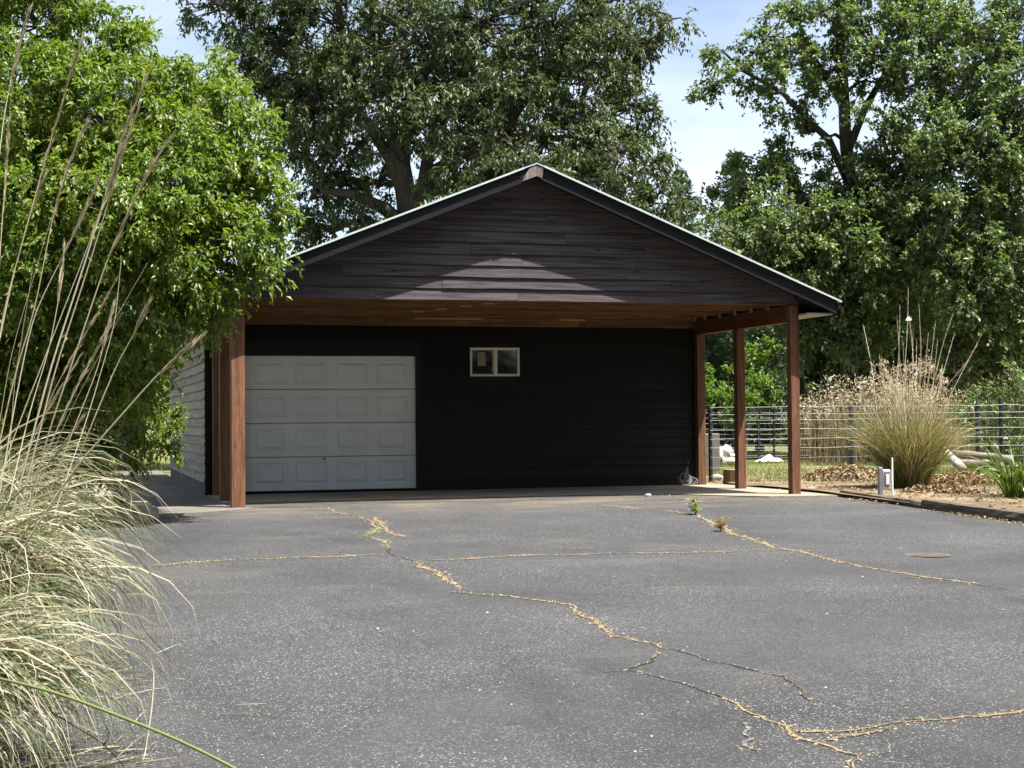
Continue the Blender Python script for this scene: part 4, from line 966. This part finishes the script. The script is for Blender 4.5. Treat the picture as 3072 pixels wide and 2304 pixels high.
# long green blade sweeping across the corner, and a few pale arching ones
P = np.array([gb(-60, 6.3), at_d(-120, 1440, 5.6), at_d(0, 1466, 5.0), at_d(120, 1495, 4.9), at_d(240, 1540, 4.8), at_d(380, 1595, 4.7), at_d(520, 1665, 4.6), at_d(640, 1740, 4.5)])
tt = np.linspace(0, 1, 26); t = np.linspace(0, 1, len(P)); Q = np.stack([np.interp(tt, t, P[:, i]) for i in range(3)], -1)
for _ in range(3): Q[1:-1] = (Q[:-2]+2*Q[1:-1]+Q[2:])/4
MB().tube(Q, np.linspace(0.006, 0.0045, 26), 6).build('long_blade', 'green_stalk', gB)
for pts, d0, d1 in (([(16,1027),(199,1077),(272,1132),(314,1179),(329,1242),(314,1309)], 8.2, 7.9), ([(150,1010),(225,1017),(261,1027),(285,1069),(282,1106)], 8.4, 8.2), ([(60,1120),(157,1116),(293,1121),(342,1153)], 7.8, 7.6),
                    ([(100,1200),(261,1262),(314,1367),(366,1419),(389,1482)], 7.8, 7.4), ([(120,1120),(230,1130),(293,1200),(355,1273),(405,1346)], 8.0, 7.7), ([(160,1300),(260,1340),(314,1393),(335,1450),(327,1545),(308,1659)], 7.2, 6.6),
                    ([(0,1500),(80,1520),(157,1566),(225,1607),(272,1659),(300,1720)], 6.2, 5.9), ([(30,1130),(140,1090),(240,1130),(300,1220),(320,1330)], 8.0, 7.8), ([(0,1290),(140,1270),(240,1330),(290,1440),(300,1560)], 7.4, 7.0)):
    n_ = len(pts); P = np.array([at_d(x, y, d0+(d1-d0)*i/(n_-1)) for i, (x, y) in enumerate(pts)]); P = np.concatenate([[bA if d0 > 6.5 else gb(-60, 6.3)], P])
    t = np.linspace(0, 1, len(P)); Q = np.stack([np.interp(tt, t, P[:, i]) for i in range(3)], -1)
    for _ in range(2): Q[1:-1] = (Q[:-2]+2*Q[1:-1]+Q[2:])/4
    Q[:, 2] = np.maximum(Q[:, 2], gz(Q[:, 0], Q[:, 1])+0.01)
    V, F = ribbon_vf(Q, np.linspace(0.011, 0.003, 26), (0.2, 0.9, 0.4)); arr('long_blade', V, F, 'blade', gA if d0 > 6.5 else gB)
# straw thatch on the ground under the clumps
n_ = 2600; c_ = np.array([gb(-60, 8.2), gb(-120, 6.4), gb(-80, 11)])[rng.integers(0, 3, n_)]
b = c_ + np.concatenate([rng.normal(0, 0.42, (n_, 2)), np.zeros((n_, 1))], 1); b[:, 2] = gz(b[:, 0], b[:, 1]) + 0.008
V, F = blades_vf(b, rng.uniform(0, 6.28, n_), rng.uniform(0.08, 0.35, n_), rng.uniform(0, 0.25, n_), rng.uniform(0, 0.3, n_), rng.uniform(0.004, 0.009, n_), 2)
tag(arr('straw_thatch', V, F, 'blade'), 'fallen straw lying on the drive below the left grass clumps', 'straw', None, 'stuff')

# ================================================================== right side
# grass clump with stalks
bR = at_ground(1965, 1060); 
gR = grass_clump('ornamental_grass', 'upright green and tan grass clump behind the grey outlet post', bR, 2300, 0.24, 0.7, 1.7, 'blade_r', parts=40, width=0.012, elev=(1.05, 1.57), droop=(0.0, 1.4), k=7)
n_ = 60
for q in range(n_):
    a = rng.uniform(0, 6.28); L = rng.uniform(1.35, 2.0); o_ = rng.uniform(0.1, 0.75)
    tip = bR + np.array([math.cos(a)*o_*0.8, math.sin(a)*o_*0.8, L]); b0 = bR + np.array([math.cos(a)*o_*0.22, math.sin(a)*o_*0.22, 0])
    Q = curve(b0, tip, 0.0, 8, 0.0, (-math.cos(a)*0.1, -math.sin(a)*0.1, 0))
    st = MB().tube(Q, np.linspace(0.005, 0.003, 8), 4, False).build('stalk', 'stalk', gR)
    k = 26; pos = Q[-1] + rng.normal(0, 0.03, (k, 3)) + np.array([0, 0, 1])*rng.uniform(-0.16, 0.02, k)[:, None]
    V, F = leaves_vf(pos, rng.normal(0, 0.5, (k, 3))+[0, 0, 0.6], rng.normal(0, 1, (k, 3)), rng.uniform(0.03, 0.08, k), np.full(k, 0.012)); arr('seed_head', V, F, 'plume', st)
dR = float((bR-CAM)@fw)
for pts in (((1935,1000),(1948,880),(1960,720),(1962,625)), ((1925,1000),(1930,900),(1942,760),(1944,660)), ((1960,1000),(1985,870),(1990,760),(1985,660)), ((1900,950),(1885,800),(1865,703)),
            ((1950,1000),(1945,800),(1938,690)), ((2000,1000),(2030,850),(2085,790),(2118,727)), ((2010,1000),(2040,880),(2080,800),(2110,745)), ((1980,1000),(2010,850),(2040,730),(2058,680)), ((1970,1000),(1995,860),(2005,720)),
            ((1975,1000),(2005,830),(2020,700)), ((1960,1000),(1970,850),(1972,720)), ((1985,1000),(2020,900),(2035,790)), ((1965,1000),(1978,870),(1980,740)), ((1990,1000),(2030,830),(2062,720)), ((1940,1000),(1915,860),(1900,770)),
            ((1950,1000),(1975,800),(1965,690)), ((1990,1000),(2012,860),(2025,740)), ((1955,1000),(1956,820),(1950,740))):
    stalk(gR, list(pts), dR+random.uniform(-.2, .2), dR+random.uniform(-.3, .3), 0.010, 0.45, base=bR+np.array([random.uniform(-.15,.15), random.uniform(-.15,.15), 0]), pl=0.7)

# fence: black posts, horizontal and upright wires
dF = 27.7
fy = [1221, 1242, 1260, 1288, 1316, 1343, 1372, 1402, 1428]
fz = [1.17+(1246.5-y)/FPX*dF for y in fy]
fA = at_d(1535, 1000, dF); fB = at_d(2300, 1000, dF); fdir = (fB-fA); fdir[2] = 0; fl = np.linalg.norm(fdir); fdir /= fl
F1 = empty('wire_fence', (fA[0], fA[1], 0), 'black post and silver wire fence on the right behind the posts', 'fence')
for x, w_, top in ((1535, 0.036, 1.36), (1840, 0.05, 1.36), (2113, 0.044, 1.36), (2164, 0.040, 1.46), (2290, 0.04, 1.36)):
    p = at_d(x, 1000, dF+0.05)
    mb = MB().tube([(p[0], p[1], -0.15), (p[0], p[1], top-0.01), (p[0], p[1], top), (p[0], p[1], top+0.005)], [w_, w_, w_*0.9, 0.002], 10)
    mb.build('fence_post', 'fpost', F1)
for iz, z in enumerate(fz):
    P = np.stack([fA[:2]+fdir[:2]*s for s in np.linspace(0, fl, 20)]); P = np.concatenate([P, (z+0.006*rng.normal(0, 1, 20))[:, None]], 1)
    MB().tube(P, 0.0042 if iz < 6 else 0.0022, 5).build('wire', 'wire', F1)
for s in np.arange(0.05, fl, 0.204):
    p = fA+fdir*s; MB().tube([(p[0], p[1]+0.008, 0.03), (p[0]+0.004, p[1]+0.008, 0.7), (p[0], p[1]+0.008, fz[0])], 0.002, 4, False).build('upright_wire', 'wire', F1)
# second, farther fence
dF2 = 39.5
gA2 = at_d(1500, 1000, dF2); gB2 = at_d(1840, 1000, dF2)
F2 = empty('wire_fence', (gA2[0], gA2[1], 0), 'farther thin wire fence with dark stakes near the reeds', 'fence')
v2 = gB2-gA2; v2[2] = 0; l2 = np.linalg.norm(v2); v2 /= l2
for s in (0.2, 0.9, 1.5, 1.85, 2.2, 2.75, 3.0):
    p = gA2+v2*s*1.1; MB().tube([(p[0], p[1], -0.1), (p[0]+0.02, p[1], 1.35)], [0.03, 0.03], 6).build('fence_post', 'fpost', F2)
p = at_d(1763, 1000, dF2); MB().tube([(p[0]+0.10, p[1], -0.1), (p[0]-0.04, p[1], 1.38)], [0.055, 0.055], 7).build('fence_post', 'fpost', F2)
for z in np.linspace(0.15, 1.25, 9):
    MB().tube([(gA2[0], gA2[1], z), ((gA2+v2*l2/2)[0], (gA2+v2*l2/2)[1], z-0.01), (gB2[0], gB2[1], z)], 0.005, 4, False).build('wire', 'wire', F2)

# dry reeds behind the fence: several clumps
def reeds(x, d, n_, h, rad, label, m='reed', top=True):
    b = gb(x, d); b[2] = 0
    root = empty('reed_clump', tuple(b), label, 'reeds', 'dry reed clumps behind the fence')
    a = rng.uniform(0, 6.28, n_); rr = rad*np.sqrt(rng.random(n_)); bb = np.stack([b[0]+rr*np.cos(a), b[1]+rr*np.sin(a), np.zeros(n_)], -1)
    hh = h*rng.uniform(0.65, 1.08, n_)
    V, F = blades_vf(bb, rng.uniform(0, 6.28, n_), hh, rng.uniform(1.3, 1.57, n_), rng.uniform(0, 0.35, n_), rng.uniform(0.012, 0.028, n_), 4)
    o = arr('stems', V, F, m, root); tag(o, kind='stuff')
    if top:
        tips = V.reshape(n_, 10, 3)[:, 8]; k = 9; pos = (tips[:, None] + rng.normal(0, 0.035, (n_, k, 3))).reshape(-1, 3)
        keep = rng.random(len(pos)) < 0.25; pos = pos[keep]; k = len(pos)
        V, F = leaves_vf(pos, rng.normal(0, 0.7, (k, 3))+[0, 0, 0.3], rng.normal(0, 1, (k, 3)), rng.uniform(0.05, 0.11, k), np.full(k, 0.022)); o = arr('plumes', V, F, 'plume', root); tag(o, kind='stuff')
reeds(1765, 40, 200, 1.55, 0.75, 'dry reed clump immediately right of the front right post')
reeds(1815, 38.5, 250, 1.7, 0.8, 'dry reed clump between the post and the black middle fence post')
reeds(1865, 37.5, 260, 2.0, 0.85, 'tallest dry reed clump, left of the green grass clump')
reeds(1925, 38, 240, 1.9, 0.85, 'dry reed clump hidden behind the green grass clump')
reeds(1990, 38.5, 240, 1.75, 0.9, 'dry reed clump just right of the green grass clump')
reeds(2045, 39, 220, 1.6, 0.9, 'low dry reed clump between the green grass clump and the right hand fence posts')
reeds(2090, 40, 330, 2.0, 0.9, 'pale green reed clump left of the right hand fence posts', 'blade_r', False)
reeds(2150, 42, 360, 2.3, 1.0, 'pale green reed clump behind the right hand fence posts', 'blade_r')
reeds(2215, 40, 360, 2.1, 1.0, 'pale green reed clump at the right edge of the view', 'blade_r')

# landscape timbers edging the drive
def timber(x0, y0, x1, y1, h, w_, label, dz=0.0):
    a = np.array([x0, y0]); b_ = np.array([x1, y1]); L = np.linalg.norm(b_-a); c = (a+b_)/2
    z = float(gz(c[0], c[1]))+dz
    bm = bmesh.new(); kx = 14; V, F = [], []
    bm.free()
    o = bpy.data.objects.new('tmp', None)
    ring = [(-w_/2, 0), (w_/2, 0), (w_/2+0.006, h*0.5), (w_/2-0.012, h-0.004), (w_/2-0.03, h), (-w_/2+0.03, h), (-w_/2+0.012, h-0.004), (-w_/2-0.006, h*0.5)]
    for i in range(kx+1):
        t = (i/kx-0.5)*L
        for (u_, v_) in ring: V.append((u_+random.uniform(-.008, .008), t, v_+random.uniform(-.008, .006)-0.02))
    m_ = len(ring)
    for i in range(kx):
        for q in range(m_): F.append((i*m_+q, i*m_+(q+1) % m_, (i+1)*m_+(q+1) % m_, (i+1)*m_+q))
    F.append(tuple(range(m_-1, -1, -1))); F.append(tuple(kx*m_+q for q in range(m_)))
    bpy.data.objects.remove(o)
    me = bpy.data.meshes.new('landscape_timber'); me.from_pydata(V, [], F); me.update()
    ob = finish(me, 'landscape_timber', 'tie', None); ob.location = (c[0], c[1], z)
    ob.rotation_euler = (math.atan2(float(gz(x1, y1)-gz(x0, y0)), L), 0, math.atan2(b_[1]-a[1], b_[0]-a[0])-math.pi/2)
    return tag(ob, label, 'timber', 'timbers edging the drive')
timber(8.74, -2.72, 8.80, -0.42, 0.10, 0.16, 'thin weathered timber edging nearest the carport post')
timber(8.70, -5.2, 8.73, -2.75, 0.13, 0.17, 'dark timber edging in the middle of the bed edge')
timber(8.64, -7.8, 8.68, -5.23, 0.14, 0.17, 'dark timber edging reaching the right edge of the view')

# outlet post with box and conduit
p = at_ground(1902, 1071, 0.05)
E_ = empty('outlet_post', tuple(p), 'short grey metal post carrying a pale electrical box by the grass clump', 'electrical post')
def lbox(name, cx, cy, sx, sy, z0, z1, m, parent, bev=0.006):
    c = p + rt0*cx + np.array([fw[0], fw[1], 0])*cy
    ob = box(name, -sx/2, sx/2, -sy/2, sy/2, z0, z1, m, None, bev)
    ob.location = (c[0], c[1], p[2]); ob.rotation_euler = (0, 0, -YAW); ob.parent = parent; ob.matrix_parent_inverse = Matrix.Translation(-Vector(parent.location)); return ob
lbox('post', 0, 0, 0.055, 0.09, -0.1, 0.40, 'grey_metal', E_)
lbox('box', 0.085, 0.01, 0.10, 0.09, 0.10, 0.37, 'light_metal', E_)
lbox('cover', 0.090, -0.042, 0.075, 0.014, 0.125, 0.345, 'grey_metal', E_, 0.003)
lbox('outlet_lid', 0.090, -0.053, 0.045, 0.01, 0.16, 0.30, 'light_metal', E_, 0.003)
cc = p + rt0*0.17; MB().tube([(cc[0], cc[1], p[2]-0.05), (cc[0], cc[1], p[2]+0.35), (cc[0], cc[1], p[2]+0.54)], 0.014, 8).build('conduit', 'light_metal', E_)

# manhole cover
c = at_ground(2005, 1199.5); mh = empty('drain_cover', tuple(c), 'round rusty cover set flush in the asphalt on the right', 'drain cover')
def disc(name, r0, r1, z, m, parent, h=0.004):
    k = 40; a = np.linspace(0, 2*math.pi, k, endpoint=False)
    V = [(c[0]+r0*math.cos(t), c[1]+r0*math.sin(t), c[2]+z) for t in a] + [(c[0]+r1*math.cos(t), c[1]+r1*math.sin(t), c[2]+z) for t in a]
    if r0 > 0: F = [(i, (i+1) % k, k+(i+1) % k, k+i)[::-1] for i in range(k)]
    else: V = V[k:]; F = [tuple(range(k))]
    return pyd(name, V, F, m, parent)
disc('rim', 0.185, 0.21, 0.005, 'rust_rim', mh); disc('lid', 0, 0.182, 0.004, 'rust_dark', mh); disc('seam', 0.178, 0.192, 0.003, 'dark', mh)
for a in range(-3, 4):
    hx = math.sqrt(max(0.0, 0.15**2-(a*0.045)**2)); yy = c[1]+a*0.045
    pyd('rib', [(c[0]-hx, yy-0.008, c[2]+0.0065), (c[0]+hx, yy-0.008, c[2]+0.0065), (c[0]+hx, yy+0.008, c[2]+0.009), (c[0]-hx, yy+0.008, c[2]+0.009)], [(0, 1, 2, 3)], 'rust_dark', mh)

# irregular stones, rubble, plastic, stump, logs
def stone(c, sx, sy, sz, label, m='rock', name='rock', group=None, seed=0, cat='rock'):
    bm = bmesh.new(); bmesh.ops.create_icosphere(bm, subdivisions=2, radius=1.0)
    rs = np.random.default_rng(seed+11)
    ks = rs.normal(0, 1, (7, 3))
    for v in bm.verts:
        q = np.array(v.co); f = 1.0
        for kv in ks: f -= 0.16*max(0.0, float(q@unit(kv))-0.55)/0.45
        f += rs.normal(0, 0.03); v.co = Vector((q[0]*f*sx, q[1]*f*sy, q[2]*f*sz))
    me = bpy.data.meshes.new(name); bm.to_mesh(me); bm.free()
    o = finish(me, name, m, None); o.location = (c[0], c[1], c[2]+sz*0.45); o.rotation_euler = (0, 0, rs.uniform(0, 3))
    return tag(o, label, cat, group)
stone(at_ground(1750, 1061), 0.11, 0.07, 0.05, 'pale flat stone beside the front right post', seed=1)
stone(at_ground(1780, 1062), 0.05, 0.04, 0.03, 'small pale stone right of the flat stone', seed=2)
stone(at_ground(1552, 1036), 0.13, 0.10, 0.08, 'white stone at the foot of the first fence post', seed=3)
stone(at_ground(2142, 1018), 0.10, 0.08, 0.07, 'whitish stone left of the lily clump', seed=4)
stone(at_ground(1400, 1072), 0.06, 0.04, 0.03, 'small pale stone on the dark floor edge under the carport', seed=6)
# rubble pile: individual chunks
for q in range(16):
    x = 1541+rng.uniform(0, 46); y = 1003 - rng.uniform(0, 1)*30
    cpos = at_ground(x, 1003-rng.uniform(0, 6)); cpos[2] += max(0, (1003-y))/30*0.30 - 0.05
    stone(cpos, *(rng.uniform(0.10, 0.24, 3)*[1.2, 1, 0.8]), 'pale chunk of concrete in the rubble heap behind the first fence post', seed=20+q, group='rubble heap chunks', cat='rubble')
# crumpled white plastic sheet
def crumple(cpos, w_, h_, label, seed, name='plastic_sheet', m='plastic'):
    rs = np.random.default_rng(seed); k = 12; V = []
    for i in range(k+1):
        for j in range(k+1):
            u_, v_ = i/k-0.5, j/k-0.5; z = h_*max(0.05, (1-3.4*(u_*u_+v_*v_)))*(0.75+0.25*math.sin(9*u_+2)+0.25*math.sin(11*v_+u_*5)) + rs.normal(0, 0.02)
            V.append((cpos[0]+rt0[0]*u_*w_*(1+rs.normal(0, .05))-rt0[1]*v_*w_*0.6, cpos[1]+rt0[1]*u_*w_+rt0[0]*v_*w_*0.6, cpos[2]+max(0.01, z)))
    F = [(i*(k+1)+j, (i+1)*(k+1)+j, (i+1)*(k+1)+j+1, i*(k+1)+j+1) for i in range(k) for j in range(k)]
    return tag(pyd(name, V, F, m, None), label, 'plastic')
crumple(at_ground(1662, 997), 0.66, 0.15, 'crumpled white plastic sheet lying on the lawn beyond the fence', 3)
# stump
c = at_ground(1590, 1044); k = 22; an = np.linspace(0, 2*math.pi, k, endpoint=False); rr = 0.205*(1+0.05*np.sin(an*3)+0.03*np.sin(an*7+1))
ST = empty('tree_stump', tuple(c), 'short sawn log round standing behind the middle carport post', 'stump')
V = [(c[0]+rr[i]*1.06*math.cos(t), c[1]+rr[i]*1.06*math.sin(t), c[2]-0.05) for i, t in enumerate(an)] + [(c[0]+rr[i]*math.cos(t), c[1]+rr[i]*math.sin(t), c[2]+0.24) for i, t in enumerate(an)]
pyd('bark', V, [(i, (i+1) % k, k+(i+1) % k, k+i) for i in range(k)], 'stump', ST)
V = [(c[0]+rr[i]*0.995*math.cos(t), c[1]+rr[i]*0.995*math.sin(t), c[2]+0.241) for i, t in enumerate(an)]
pyd('sawn_top', V, [tuple(range(k))], 'pale_board', ST)
# logs and a pale broken post by the bed
def log(x0, y0, x1, y1, r, label, m='log', dz=0.1, name='log', cat='log', d=None):
    if d is None: a = at_ground(x0, y0); b_ = at_ground(x1, y1)
    else: a = at_d(x0, y0, d[0]); b_ = at_d(x1, y1, d[1])
    if d is None: a[2] += dz; b_[2] += dz*0.7
    mb = MB(); Q = curve(a, b_, 0.0, 9, 0.012); R_ = np.concatenate([[0.001], r*(1+0.08*rng.normal(0, 1, 9)), [0.001]])
    mb.tube(np.concatenate([[Q[0]], Q, [Q[-1]]]), R_, 10); return tag(mb.build(name, m), label, cat)
log(2055, 980, 2185, 992, 0.07, 'upper grey log lying right of the grass clump', d=(27, 26.4))
log(2060, 996, 2170, 1006, 0.06, 'lower grey log lying right of the grass clump', d=(26.7, 26.2))
log(2075, 1008, 2150, 1002, 0.05, 'short dark branch under the grey logs', 'tie', d=(26.5, 26.2))
a = at_d(2040, 976, 26.0); b_ = at_d(2078, 1010, 25.2); Q = curve(a, b_, 0, 5, 0.004)
tag(MB().tube(Q, 0.095*np.array([0.96, 1.02, 1.0, 1.03, 0.95]), 4).build('broken_post', 'rock', None, False), 'pale whitewashed post end tilted against the grey logs', 'post')
# mulch heap, leaf heap
def heap(x, y, d, rx, ry, h, label, m, seed):
    b = gb(x, d); b[2] = 0; rs = np.random.default_rng(seed); k = 28; V = []
    for i in range(k+1):
        for j in range(k+1):
            u_, v_ = 2*i/k-1, 2*j/k-1; q = max(0, 1-u_*u_-v_*v_)
            z = h*q**0.8*(0.8+0.2*math.sin(5*u_+seed)+0.15*math.sin(8*v_)) + rs.normal(0, 0.018)*(q > 0)
            V.append((b[0]+rt0[0]*u_*rx-rt0[1]*v_*ry, b[1]+rt0[1]*u_*rx+rt0[0]*v_*ry, z-0.06))
    F = [(i*(k+1)+j, (i+1)*(k+1)+j, (i+1)*(k+1)+j+1, i*(k+1)+j+1) for i in range(k) for j in range(k)]
    o = pyd('debris_heap', V, F, m, None); tag(o, label, 'heap')
    n_ = 900; a = rng.uniform(0, 6.28, n_); rr = np.sqrt(rng.random(n_))*0.95; u_, v_ = rr*np.cos(a), rr*np.sin(a)
    z = h*np.clip(1-u_**2-v_**2, 0, 1)**0.8 - 0.02
    pos = np.stack([b[0]+rt0[0]*u_*rx-rt0[1]*v_*ry, b[1]+rt0[1]*u_*rx+rt0[0]*v_*ry, z], -1)
    Lc = rng.uniform(0.04, 0.11, n_); V, F = leaves_vf(pos, rng.normal(0, 1, (n_, 3))*[1, 1, 0.4], rng.normal(0, 0.5, (n_, 3))+[0, 0, 1], Lc, Lc*0.6, 0.3)
    q = arr('dead_leaves', V, F, 'litter', o); tag(q, kind='stuff')
heap(1830, 985, 26.6, 0.85, 0.6, 0.30, 'low heap of dead leaves and twigs left of the grass clump', 'bed', 1)
heap(2085, 1025, 24.6, 0.75, 0.6, 0.24, 'reddish mulch heap right of the grass clump', 'mulch', 2)
heap(2040, 1058, 22.6, 0.7, 0.45, 0.12, 'low drift of dead leaves behind the edging timber', 'bed', 3)

# lily clump at the right edge
bl = at_ground(2200, 1075, 0.04); LI = empty('lily_plant', tuple(bl), 'green strap leaved lily clump at the right edge of the bed', 'plant')
n_ = 150; a = rng.uniform(0, 6.28, n_); rr = 0.22*np.sqrt(rng.random(n_))
b = np.stack([bl[0]+rr*np.cos(a), bl[1]+rr*np.sin(a), np.full(n_, bl[2])], -1)
V, F = blades_vf(b, a+rng.normal(0, 0.6, n_), rng.uniform(0.65, 1.15, n_), rng.uniform(0.95, 1.5, n_), rng.uniform(1.0, 2.6, n_), rng.uniform(0.020, 0.034, n_), 7, 1.5, 0.2)
V[:, 2] = np.maximum(V[:, 2], bl[2]-0.01)
for q in range(n_): arr('leaf', V[q*16:(q+1)*16], F[:7], 'lily', LI)

# coil of cable by the back right post
c = at_ground(1468, 1050); c = np.array([7.93, 3.40, 0.012]); mb = MB()
for q in range(11):
    a = np.linspace(0, 2*math.pi*rng.uniform(0.4, 0.9), 24); r_ = rng.uniform(0.04, 0.12); tl = rng.uniform(0.3, 1.3); ph = rng.uniform(0, 6)
    P = np.stack([c[0]+r_*np.cos(a+ph)+rng.normal(0, .045)+np.cumsum(rng.normal(0, .006, 24)), c[1]+r_*np.sin(a+ph)*math.cos(tl)*0.6+rng.normal(0, .02), c[2]+0.02+r_+r_*np.sin(a+ph)*math.sin(tl)*0.95 - (1-math.sin(tl))*r_], -1)
    P[:, 2] = np.maximum(P[:, 2], 0.02); mb.tube(P, 0.006, 6, False)
tag(mb.build('cable_coil', 'cable'), 'tangled coil of grey cable at the foot of the back right post', 'cable')
# grey box and white rail seen beyond the back post
c = at_d(1521, 960, 33); o = box('storage_box', c[0]-0.14, c[0]+0.28, c[1]-0.2, c[1]+0.2, 0.0, 0.80, 'brown_box', None, 0.02); tag(o, 'grey brown box standing beyond the back right post', 'box')
# scrap caught on a stalk
c = at_d(1963, 694, dR-0.3); crumple(c, 0.09, 0.06, 'tiny white scrap caught high on a dry stalk', 8, 'plastic_scrap')

# left side: low concrete block edging with a timber, leaf litter
bx = prism('concrete_kerb', [(-2.6, -1.10), (-1.20, -1.42), (-1.02, -1.36), (-1.135, 3.5), (-1.30, 3.5), (-1.32, -0.95), (-2.6, -0.75)], -0.12, 0.10, 'concrete'); tag(bx, 'low pale concrete kerb at the left corner of the walk', 'kerb')
def litter(name, label, x0, x1, y0, y1, n_, dz, size=(0.03, 0.08), m='litter', den=None):
    x = rng.uniform(x0, x1, n_); y = rng.uniform(y0, y1, n_)
    keep = (np.sin(x*2.3+y*1.1)+np.sin(y*2.9-x*0.7)+rng.normal(0, 0.8, n_)) > -0.3
    if den is not None: keep &= den(x, y)
    x, y = x[keep], y[keep]; k = len(x); pos = np.stack([x, y, gz(x, y)+dz+0.012], -1); Lc = rng.uniform(*size, k)
    V, F = leaves_vf(pos, rng.normal(0, 1, (k, 3))*[1, 1, 0.25], rng.normal(0, 0.35, (k, 3))+[0, 0, 1], Lc, Lc*rng.uniform(0.4, 0.8, k), 0.3)
    return tag(arr(name, V, F, m), label, 'leaf litter', None, 'stuff')
litter('leaf_litter', 'dead leaves strewn over the bed on the right', 8.85, 14.5, -8.5, 3.3, 5200, 0.05)
litter('leaf_litter', 'dead leaves and straw beside the right hand posts', 8.4, 12.5, 0.5, 8.0, 2600, -0.018)
litter('leaf_litter', 'dead leaves behind the low kerb on the left', -2.6, -1.35, -0.9, 3.6, 900, -0.03)
litter('leaf_litter', 'few dead leaves blown onto the walk and carport edge', -1.0, 8.3, -0.9, 0.7, 90, 0.012, (0.02, 0.05))
litter('leaf_litter', 'thin line of straw along the timber edging', 8.38, 8.60, -7.5, -0.6, 700, 0.002, (0.02, 0.05))
# lawn blades
def lawn(x0, x1, y0, y1, n_, h, label, den=None, m='grass', dz=-0.045):
    x = rng.uniform(x0, x1, n_); y = rng.uniform(y0, y1, n_); keep = (np.sin(x*1.1+1)+np.sin(y*0.9+x*0.5)+rng.normal(0, 0.7, n_)) > -0.7
    if den is not None: keep &= den(x, y)
    x, y = x[keep], y[keep]; k = len(x); b = np.stack([x, y, gz(x, y)+dz], -1)
    V, F = blades_vf(b, rng.uniform(0, 6.28, k), h*rng.uniform(0.5, 1.2, k), rng.uniform(0.7, 1.5, k), rng.uniform(0.2, 1.2, k), rng.uniform(0.008, 0.016, k), 2)
    return tag(arr('lawn_grass', V, F, m), label, 'grass', None, 'stuff')
lawn(8.6, 26, 4.5, 24, 42000, 0.13, 'short sunlit lawn grass behind the posts and fence')
lawn(9.3, 15, -1.5, 4.5, 7000, 0.09, 'patchy lawn grass around the grass clump', lambda x, y: np.sin(x*1.7+y)+np.sin(y*2.1) > 0.2, 'grass', 0.045)
lawn(-7, 0.5, 17.5, 40, 12000, 0.14, 'lawn grass beyond the end of the left walk')
lawn(-3.5, -1.3, -3.5, 3.6, 2500, 0.12, 'weedy grass left of the kerb')

# two weeds growing out of the crack
def weed(x, y, h, n_, m, label, wl=0.09, asp=0.3):
    c = at_ground(x, y); root = empty('weed', tuple(c), label, 'weed'); mb = MB(); P, D_ = [], []
    for q in range(6):
        a = rng.uniform(0, 6.28); tip = c+np.array([math.cos(a)*h*0.28, math.sin(a)*h*0.28, h*rng.uniform(0.6, 1.0)]); Q = curve(c, tip, 0.0, 6, 0.004); mb.tube(Q, np.linspace(0.005, 0.002, 6), 4, False)
        for k in range(n_//6):
            t = rng.uniform(0.15, 1.0); p_ = c*(1-t)+tip*t; P.append(p_); D_.append(np.array([rng.normal(), rng.normal(), 0.4]))
    mb.build('stems', m, root); P = np.array(P); Lc = rng.uniform(0.6, 1.2, len(P))*wl
    V, F = leaves_vf(P, np.array(D_), rng.normal(0, 0.4, (len(P), 3))+[0, 0, 1], Lc, Lc*asp); arr('leaves', V, F, m, root)
weed(1503, 1112, 0.24, 60, 'weed_green', 'pale green weed growing from the crack before the carport', 0.10, 0.34)
weed(1557, 1148, 0.17, 120, 'weed', 'dried tan weed tuft in the crack right of the green weed', 0.08, 0.14)
